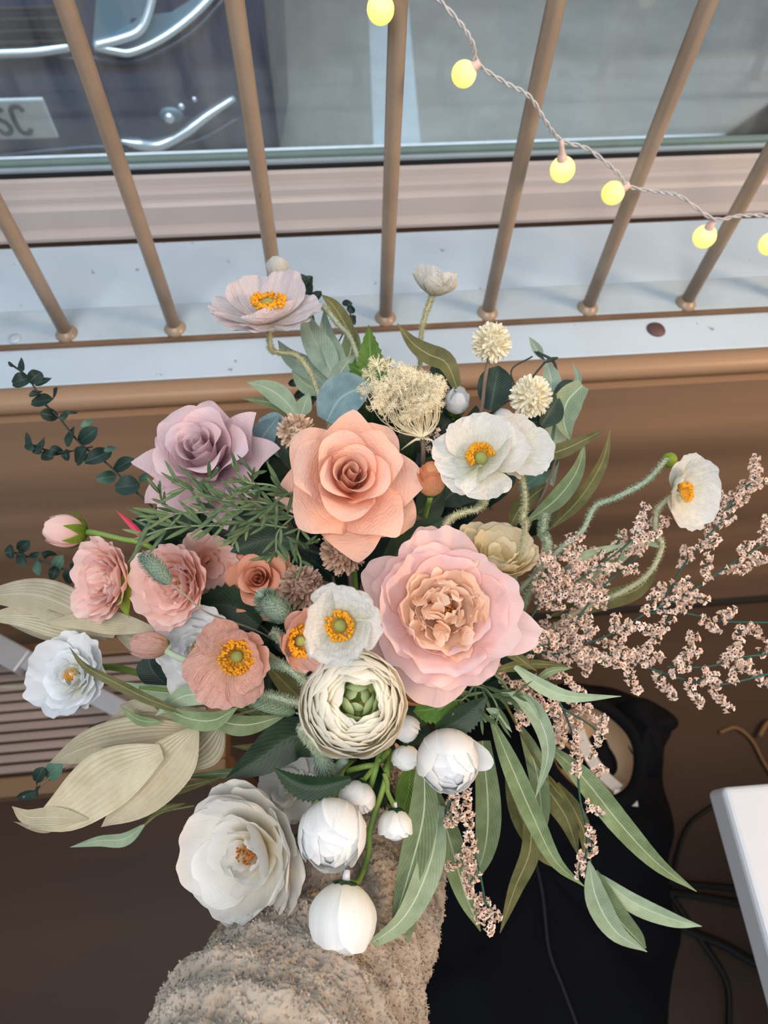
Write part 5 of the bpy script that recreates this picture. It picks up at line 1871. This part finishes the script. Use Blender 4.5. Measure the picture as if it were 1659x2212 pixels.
euc('tiny dark eucalyptus tip poking out left of the dried branch', [(230, 1620), (120, 1672), (76, 1708), (50, 1722)], [],
    [(60, 1716, 44, 26, 20), (80, 1706, 30, 22), (86, 1672, 36, 28, 60), (118, 1664, 46, 38, 40, 1), (230, 1570, 80, 26, 10), (330, 1560, 60, 24, 10)], .55)
euc('dark eucalyptus sprig standing behind the lilac poppy', [(700, 900), (690, 760), (670, 660), (648, 612)], [[(690, 780), (640, 790)], [(720, 760), (755, 690), (750, 655)]],
    [(652, 608, 34), (640, 622, 26), (662, 628, 38), (682, 642, 36, 22), (668, 605, 22), (750, 655, 22, 14), (758, 668, 20, 16), (762, 690, 22, 18), (755, 705, 22, 14), (628, 780, 22, 14), (640, 796, 24, 16),
     (655, 805, 20, 14), (636, 826, 26, 18), (650, 850, 30, 18), (668, 822, 26, 18), (682, 850, 30, 20), (665, 870, 34, 20), (700, 880, 30)], .62)
euc('two big round dark eucalyptus leaves behind the pompom flowers', [(1040, 1000), (1060, 900), (1120, 850), (1180, 780), (1200, 775)], [[(1120, 850), (1105, 800), (1150, 770)]],
    [(1068, 838, 98, 74, 80), (1188, 888, 74, 60, 60), (1155, 912, 60, 50), (1030, 930, 80, 60, 50), (1075, 960, 80, 60, 20), (1180, 990, 60, 50, 40), (960, 920, 50, 40, 40), (1190, 778, 36, 10, 20), (1165, 768, 30, 8, 140)], .575)


# rosemary-like greenery
def unit_leaf(mat, ln, wd, name):
    nu, nv = 7, 3
    vs, uv = [], []
    for i in range(nu):
        u = i / (nu - 1)
        w = wd * .5 * (math.sin(math.pi * min(1, u * .92 + .08)) ** .7)
        for v_ in (-1, 0, 1):
            vs.append((v_ * w, u * ln, .16 * ln * u * u + .25 * w * abs(v_)))
            uv.append(((v_ + 1) / 2, u))
    me = bpy.data.meshes.new(name)
    me.from_pydata(vs, [], gridfaces(nu, nv))
    l = me.uv_layers.new(name='UVMap')
    li = np.zeros(len(me.loops), dtype=np.int32)
    me.loops.foreach_get('vertex_index', li)
    l.data.foreach_set('uv', np.asarray(uv, np.float32)[li].ravel())
    me.polygons.foreach_set('use_smooth', [True] * len(me.polygons))
    me.materials.append(mat)
    return me


RL = [unit_leaf(M_rosem, .018, .0025, 'leaf'), unit_leaf(M_rosem, .022, .0028, 'leaf'), unit_leaf(M_sil, .015, .0024, 'leaf'), unit_leaf(M_rosem, .020, .0026, 'leaf')]


def herb(label, stems, d, gap=15, seed=0, sc=1.0):
    rs_ = random.Random(seed)
    th = thing('herb_sprig', label, 'foliage', P(stems[0][0][0], stems[0][0][1], d))
    po = origin(th)
    for s in stems:
        q = catmull(px_path(D(s, d, d - .02)), 60)
        m = MB()
        m.add(*tube(q, .0008, 6))
        m.build('stem', M_sil, th)
        t = tangents(q)
        ln = np.linalg.norm(q[-1] - q[0])
        n = max(3, int(ln / (gap / FPX * d)))
        for k in range(n):
            i = int(4 + (59 - 4) * k / n)
            for sg in range(rs_.choice((1, 2, 2, 3))):
                side = nrm(np.cross(t[i], CB))
                ph = rs_.uniform(0, 2 * math.pi)
                lat = side * math.cos(ph) + CB * (abs(math.sin(ph)) * .8)
                dr = nrm(t[i] * rs_.uniform(.5, 1.3) + lat * rs_.uniform(.5, 1.0))
                Z = nrm(CB + V3(rs_.uniform(-.5, .5), rs_.uniform(-.5, .5), 0))
                X = nrm(np.cross(dr, Z))
                Z = np.cross(X, dr)
                me = rs_.choice(RL)
                o = bpy.data.objects.new('leaf', me)
                COL.objects.link(o)
                o.parent = th
                M = Matrix.Identity(4)
                k_ = sc * rs_.uniform(.75, 1.15)
                for r in range(3):
                    M[r][0], M[r][1], M[r][2], M[r][3] = X[r] * k_, dr[r] * k_, Z[r] * k_, q[i][r] - po[r]
                o.matrix_basis = M
    return th


herb('tangled rosemary-like greenery spreading over the foot of the mauve rose',
     [[(650, 1120), (560, 1100), (470, 1105), (380, 1110), (300, 1125)], [(640, 1100), (560, 1085), (480, 1080), (420, 1060), (370, 1040)], [(640, 1080), (590, 1050), (530, 1040), (500, 1000)],
      [(620, 1140), (540, 1130), (460, 1135), (370, 1140), (290, 1165)], [(470, 1105), (440, 1060), (470, 1010)], [(380, 1110), (350, 1080), (345, 1040)], [(560, 1110), (520, 1150), (500, 1180)],
      [(640, 1060), (600, 1080), (560, 1120)], [(560, 1085), (545, 1040), (550, 1010)]], .46, 24, 1)
herb('rosemary-like sprig hanging between the beige pompoms', [[(640, 1110), (600, 1150), (595, 1190), (575, 1215)], [(650, 1130), (640, 1180), (650, 1215), (640, 1250)], [(620, 1160), (660, 1175), (690, 1165)]], .47, 22, 2)
herb('sage herb sprig under the right edge of the pink peony', [[(1010, 1480), (1050, 1490), (1075, 1530), (1070, 1570)], [(1030, 1470), (1000, 1510), (960, 1510)], [(1040, 1480), (1090, 1500), (1130, 1500)], [(980, 1490), (1020, 1520), (1050, 1560)]], .49, 20, 3)


# statice (sea lavender)
def mat_stat():
    m_, nt, b, out = newmat('statice_calyx')
    tc = nt.nodes.new('ShaderNodeTexCoord').outputs['Object']
    n_ = noise_tex(nt, 160, 3, tc)
    nt.links.new(ramp(nt, n_.outputs[0], [(.32, s2l((206, 174, 154))), (.55, s2l((228, 204, 188))), (.75, s2l((242, 228, 218)))]), b.inputs['Base Color'])
    b.inputs['Roughness'].default_value = .8
    return m_


M_stat = mat_stat()
M_statd = plain('statice_eye', (92, 60, 46), .9)


def statice(label, stems, spikes, d, seed=0, dj=.02, stemr=.0008, name='statice_spray', rfl=7.8):
    rs_ = random.Random(seed)
    th = thing(name, label, 'dried flower', P(stems[0][0][0], stems[0][0][1], d))
    tb_ = MB()
    for k, s in enumerate(stems):
        tb_.add(*tube(px_path(D(s, d + rs_.uniform(-dj, dj) * .3)), stemr, 6, 30))
    tb_.build('stem', M_teal, th)
    V, F, MI = [], [], []
    n0 = 0
    tw_ = MB()
    for s in spikes:
        dd = d + rs_.uniform(-dj, dj)
        q = catmull(px_path(D(s, dd, dd - rs_.uniform(-.01, .01))), 12)
        tw_.add(*tube(q, stemr * .6, 5))
        ln = np.linalg.norm(np.diff(q, axis=0), axis=1).sum()
        rad = rfl / FPX * dd
        n = int(ln / (rad * .36)) + 3
        t = tangents(q)
        for k in range(n):
            u = k / n * 11
            i = min(10, int(u))
            c = q[i] + (q[i + 1] - q[i]) * (u - i)
            o = V3(rs_.gauss(0, 1), rs_.gauss(0, 1), rs_.gauss(0, 1))
            o = nrm(o - t[i] * np.dot(o, t[i]) + CB * .5)
            c = c + o * rad * rs_.uniform(.6, 1.5)
            ax = nrm(o + t[i] * .5 + V3(rs_.uniform(-.4, .4), rs_.uniform(-.4, .4), rs_.uniform(-.4, .4)))
            X, Y, Z = frame(ax, rs_.uniform(0, 6))
            r = rad * rs_.uniform(.7, 1.0)
            vv = [c - Z * r * .9]
            for j in range(5):
                a = 2 * math.pi * j / 5
                vv.append(c + (X * math.cos(a) + Y * math.sin(a)) * r * .36 + Z * r * .0)
            for j in range(10):
                a = 2 * math.pi * j / 10
                rr_ = r * (1.0 if j % 2 == 0 else .72) * rs_.uniform(.9, 1.1)
                vv.append(c + (X * math.cos(a) + Y * math.sin(a)) * rr_ + Z * r * rs_.uniform(.25, .5))
            vv.append(c - Z * r * .15)
            V += vv
            for j in range(5):
                j2 = (j + 1) % 5
                F += [[n0, n0 + 1 + j2, n0 + 1 + j], [n0 + 1 + j, n0 + 1 + j2, n0 + 6 + (2 * j + 2) % 10, n0 + 6 + 2 * j + 1], [n0 + 1 + j, n0 + 6 + 2 * j + 1, n0 + 6 + 2 * j],
                      [n0 + 16, n0 + 1 + j, n0 + 1 + j2]]
                MI += [0, 0, 0, 1]
            n0 += 17
    tw_.build('twigs', M_teal, th)
    mesh('florets', V, F, None, th, smooth=False, kind='stuff', mats=[M_stat, M_statd], fmi=MI)
    return th


def auto_spikes(s, gap, L0, L1, seed, start=.15):
    rs_ = random.Random(seed)
    p = catmull([V3(x, y, 0) for x, y in s], 60)
    t = tangents(p)
    tot = np.linalg.norm(np.diff(p, axis=0), axis=1).sum()
    out = []
    n = int(tot * (1 - start) / gap)
    for k in range(n + 1):
        i = int(59 * (start + (1 - start) * k / max(1, n)))
        sg = 1 if k % 2 else -1
        a = math.atan2(t[i][1], t[i][0]) + sg * rs_.uniform(.45, 1.15)
        L = rs_.uniform(L0, L1)
        x, y = p[i][0], p[i][1]
        a2 = a - sg * rs_.uniform(.1, .6)
        out.append([(x, y), (x + math.cos(a) * L * .5, y + math.sin(a) * L * .5), (x + math.cos(a) * L * .5 + math.cos(a2) * L * .5, y + math.sin(a) * L * .5 + math.sin(a2) * L * .5)])
    return out


sA = [(1080, 1400), (1150, 1395), (1230, 1398), (1320, 1370), (1400, 1322), (1480, 1285), (1580, 1218), (1650, 1176)]
sA2 = [(1400, 1325), (1480, 1325), (1560, 1342), (1690, 1345)]
sB = [(1090, 1405), (1200, 1412), (1320, 1412), (1400, 1442), (1480, 1468), (1560, 1478), (1690, 1448)]
sB2 = [(1440, 1440), (1530, 1440), (1600, 1420), (1700, 1410)]
sC = [(1215, 1385), (1260, 1320), (1300, 1270), (1380, 1200)]
sD = [(1430, 1315), (1450, 1265), (1500, 1190), (1545, 1140), (1572, 1095), (1605, 1060), (1632, 1032)]
statice('statice spray reaching right to the edge of the picture, upper arm', [sA, sA2, sD],
        auto_spikes(sA, 34, 40, 80, 1, .12) + auto_spikes(sA2, 44, 35, 60, 2, .3) + auto_spikes(sD, 30, 22, 52, 3, .08) + auto_spikes(sD, 40, 16, 30, 13, .3), .55, 1)
statice('statice spray sweeping low to the right above the black coat', [sB, sB2], auto_spikes(sB, 38, 45, 85, 4, .1) + auto_spikes(sB2, 46, 40, 70, 5, .1) +
        [[(1320, 1412), (1345, 1375), (1360, 1340)], [(1460, 1440), (1490, 1400), (1500, 1365)], [(1560, 1440), (1590, 1400), (1600, 1350)], [(1360, 1430), (1400, 1400), (1450, 1330)]], .535, 2)
cl = []
for i in range(42):
    x, y = R_.uniform(1130, 1260), R_.uniform(1185, 1420)
    if (x - 955) ** 2 + (y - 1310) ** 2 < 195 ** 2:
        continue
    a = R_.uniform(-1.2, .9)
    L = R_.uniform(35, 70)
    cl.append([(x, y), (x + L * .5 * math.cos(a), y + L * .5 * math.sin(a)), (x + L * math.cos(a + .4), y + L * math.sin(a + .4))])
statice('dense statice clump against the right side of the pink peony', [sC, [(1080, 1400), (1150, 1330), (1180, 1240), (1170, 1190)], [(1180, 1300), (1240, 1260), (1350, 1180), (1390, 1130)]],
        cl + auto_spikes([(1180, 1300), (1240, 1260), (1350, 1190), (1400, 1130)], 22, 40, 70, 8, .1) + auto_spikes(sC, 34, 30, 60, 9, .1), .545, 3, .03)
statice('statice sprig hanging down over the coat, right of the willow leaves', [[(1170, 1450), (1215, 1530), (1245, 1620), (1252, 1720), (1268, 1800), (1262, 1890)], [(1215, 1530), (1280, 1570), (1300, 1600)]],
        [[(1190, 1480), (1200, 1530), (1195, 1600)], [(1150, 1460), (1160, 1510), (1210, 1545)], [(1230, 1510), (1255, 1535), (1278, 1525)], [(1300, 1550), (1300, 1580), (1275, 1640)], [(1245, 1570), (1245, 1630), (1240, 1675)],
         [(1255, 1670), (1280, 1672), (1308, 1655)], [(1262, 1735), (1280, 1745), (1302, 1765)], [(1268, 1780), (1275, 1810), (1280, 1835)], [(1262, 1850), (1272, 1838), (1285, 1828)], [(1262, 1850), (1252, 1870), (1250, 1893)],
         [(1265, 1540), (1280, 1545), (1290, 1560)], [(1180, 1450), (1230, 1470), (1260, 1500)], [(1200, 1540), (1215, 1580), (1205, 1620)], [(1130, 1470), (1140, 1520), (1130, 1560)], [(1100, 1500), (1120, 1540), (1125, 1575)],
         [(1225, 1540), (1235, 1560), (1260, 1570)], [(1070, 1430), (1090, 1470), (1140, 1480)]], .53, 4)
statice('statice sprig hanging below the right white bud', [[(975, 1690), (1005, 1780), (1035, 1880), (1050, 1960), (1062, 2015)], [(985, 1700), (960, 1760), (938, 1810)]],
        [[(985, 1715), (962, 1760), (940, 1815)], [(1000, 1760), (975, 1775), (960, 1780)], [(1015, 1830), (990, 1860), (962, 1872)], [(1010, 1790), (1020, 1840), (1012, 1890)], [(1030, 1880), (1010, 1920), (1020, 1930)],
         [(1045, 1930), (1030, 1960), (1035, 1990)], [(1050, 1950), (1070, 1975), (1076, 1985)], [(1050, 1970), (1055, 1995), (1060, 2018)], [(975, 1700), (985, 1740), (1000, 1770)], [(1005, 1700), (1010, 1740), (1015, 1790)],
         [(1015, 1860), (1008, 1900), (1020, 1940)]], .51, 5)
statice('few statice florets peeping above the peach rosebud', [[(1000, 1020), (985, 990), (965, 960)]], [[(985, 990), (960, 975), (935, 930)], [(990, 1000), (975, 960), (965, 930)], [(960, 975), (930, 965), (905, 935)]], .54, 6)

# dark filler foliage in the heart of the bouquet
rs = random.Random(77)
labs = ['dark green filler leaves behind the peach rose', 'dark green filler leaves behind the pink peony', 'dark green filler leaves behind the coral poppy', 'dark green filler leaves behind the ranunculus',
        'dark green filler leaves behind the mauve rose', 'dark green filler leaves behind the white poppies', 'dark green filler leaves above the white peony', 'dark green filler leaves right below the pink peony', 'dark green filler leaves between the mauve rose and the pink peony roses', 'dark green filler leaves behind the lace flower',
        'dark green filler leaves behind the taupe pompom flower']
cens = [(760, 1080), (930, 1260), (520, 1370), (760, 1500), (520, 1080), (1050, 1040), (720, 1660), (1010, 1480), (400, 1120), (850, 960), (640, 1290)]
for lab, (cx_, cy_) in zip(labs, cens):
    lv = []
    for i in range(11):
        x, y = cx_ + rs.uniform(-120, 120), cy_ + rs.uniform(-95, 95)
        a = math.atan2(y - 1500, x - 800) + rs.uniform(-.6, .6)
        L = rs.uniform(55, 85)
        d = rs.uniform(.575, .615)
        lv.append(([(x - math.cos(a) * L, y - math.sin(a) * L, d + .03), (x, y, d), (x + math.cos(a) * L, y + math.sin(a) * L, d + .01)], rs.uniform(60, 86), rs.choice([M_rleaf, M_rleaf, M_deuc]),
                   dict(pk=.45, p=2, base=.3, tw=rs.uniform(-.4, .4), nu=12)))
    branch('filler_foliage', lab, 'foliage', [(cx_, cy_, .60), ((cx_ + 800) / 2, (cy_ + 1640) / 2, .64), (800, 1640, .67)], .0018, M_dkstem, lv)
# raffia bow glimpsed beneath the peony
m = MB()
for i in range(9):
    r = 34 + i * 1.6
    m.add(*tube([P(915 + r * math.cos(t_) * 1.1, 1490 + (8 + i * 1.8) + 12 * math.sin(t_), .52 + .004 * math.sin(t_ * 2 + i)) for t_ in np.linspace(0, math.pi, 14)], .0007, 5))
tag(m.build('raffia_tie', plain('raffia', (176, 118, 82), .7, .15), loc=P(915, 1500, .52)), 'brown raffia strands showing under the pink peony', 'raffia')

# repeats belong to groups
GROUPS = dict(rose='roses in the bouquet', garden_rose='white garden roses', peony='peonies in the bouquet', poppy='paper poppies', poppy_stem='hairy poppy stems', rose_bud='rosebuds', poppy_bud='poppy buds',
              ranunculus_bud='white ranunculus buds', white_bloom='white blooms under the peony', pompom_flower='pompom flowers', bunny_tail_grass='soft grass heads', willow_eucalyptus='willow eucalyptus branches',
              leaf_sprig='leaf sprigs', dried_leaf_branch='dried cream leaf branches', eucalyptus_spray='round-leaved eucalyptus sprays', herb_sprig='rosemary-like sprigs', statice_spray='statice sprays',
              filler_foliage='dark filler foliage', cable='black cables on the floor')
for o in list(bpy.data.objects):
    if o.parent is None and 'label' in o.keys():
        k = o.name.split('.')[0]
        if k in GROUPS:
            o['group'] = GROUPS[k]
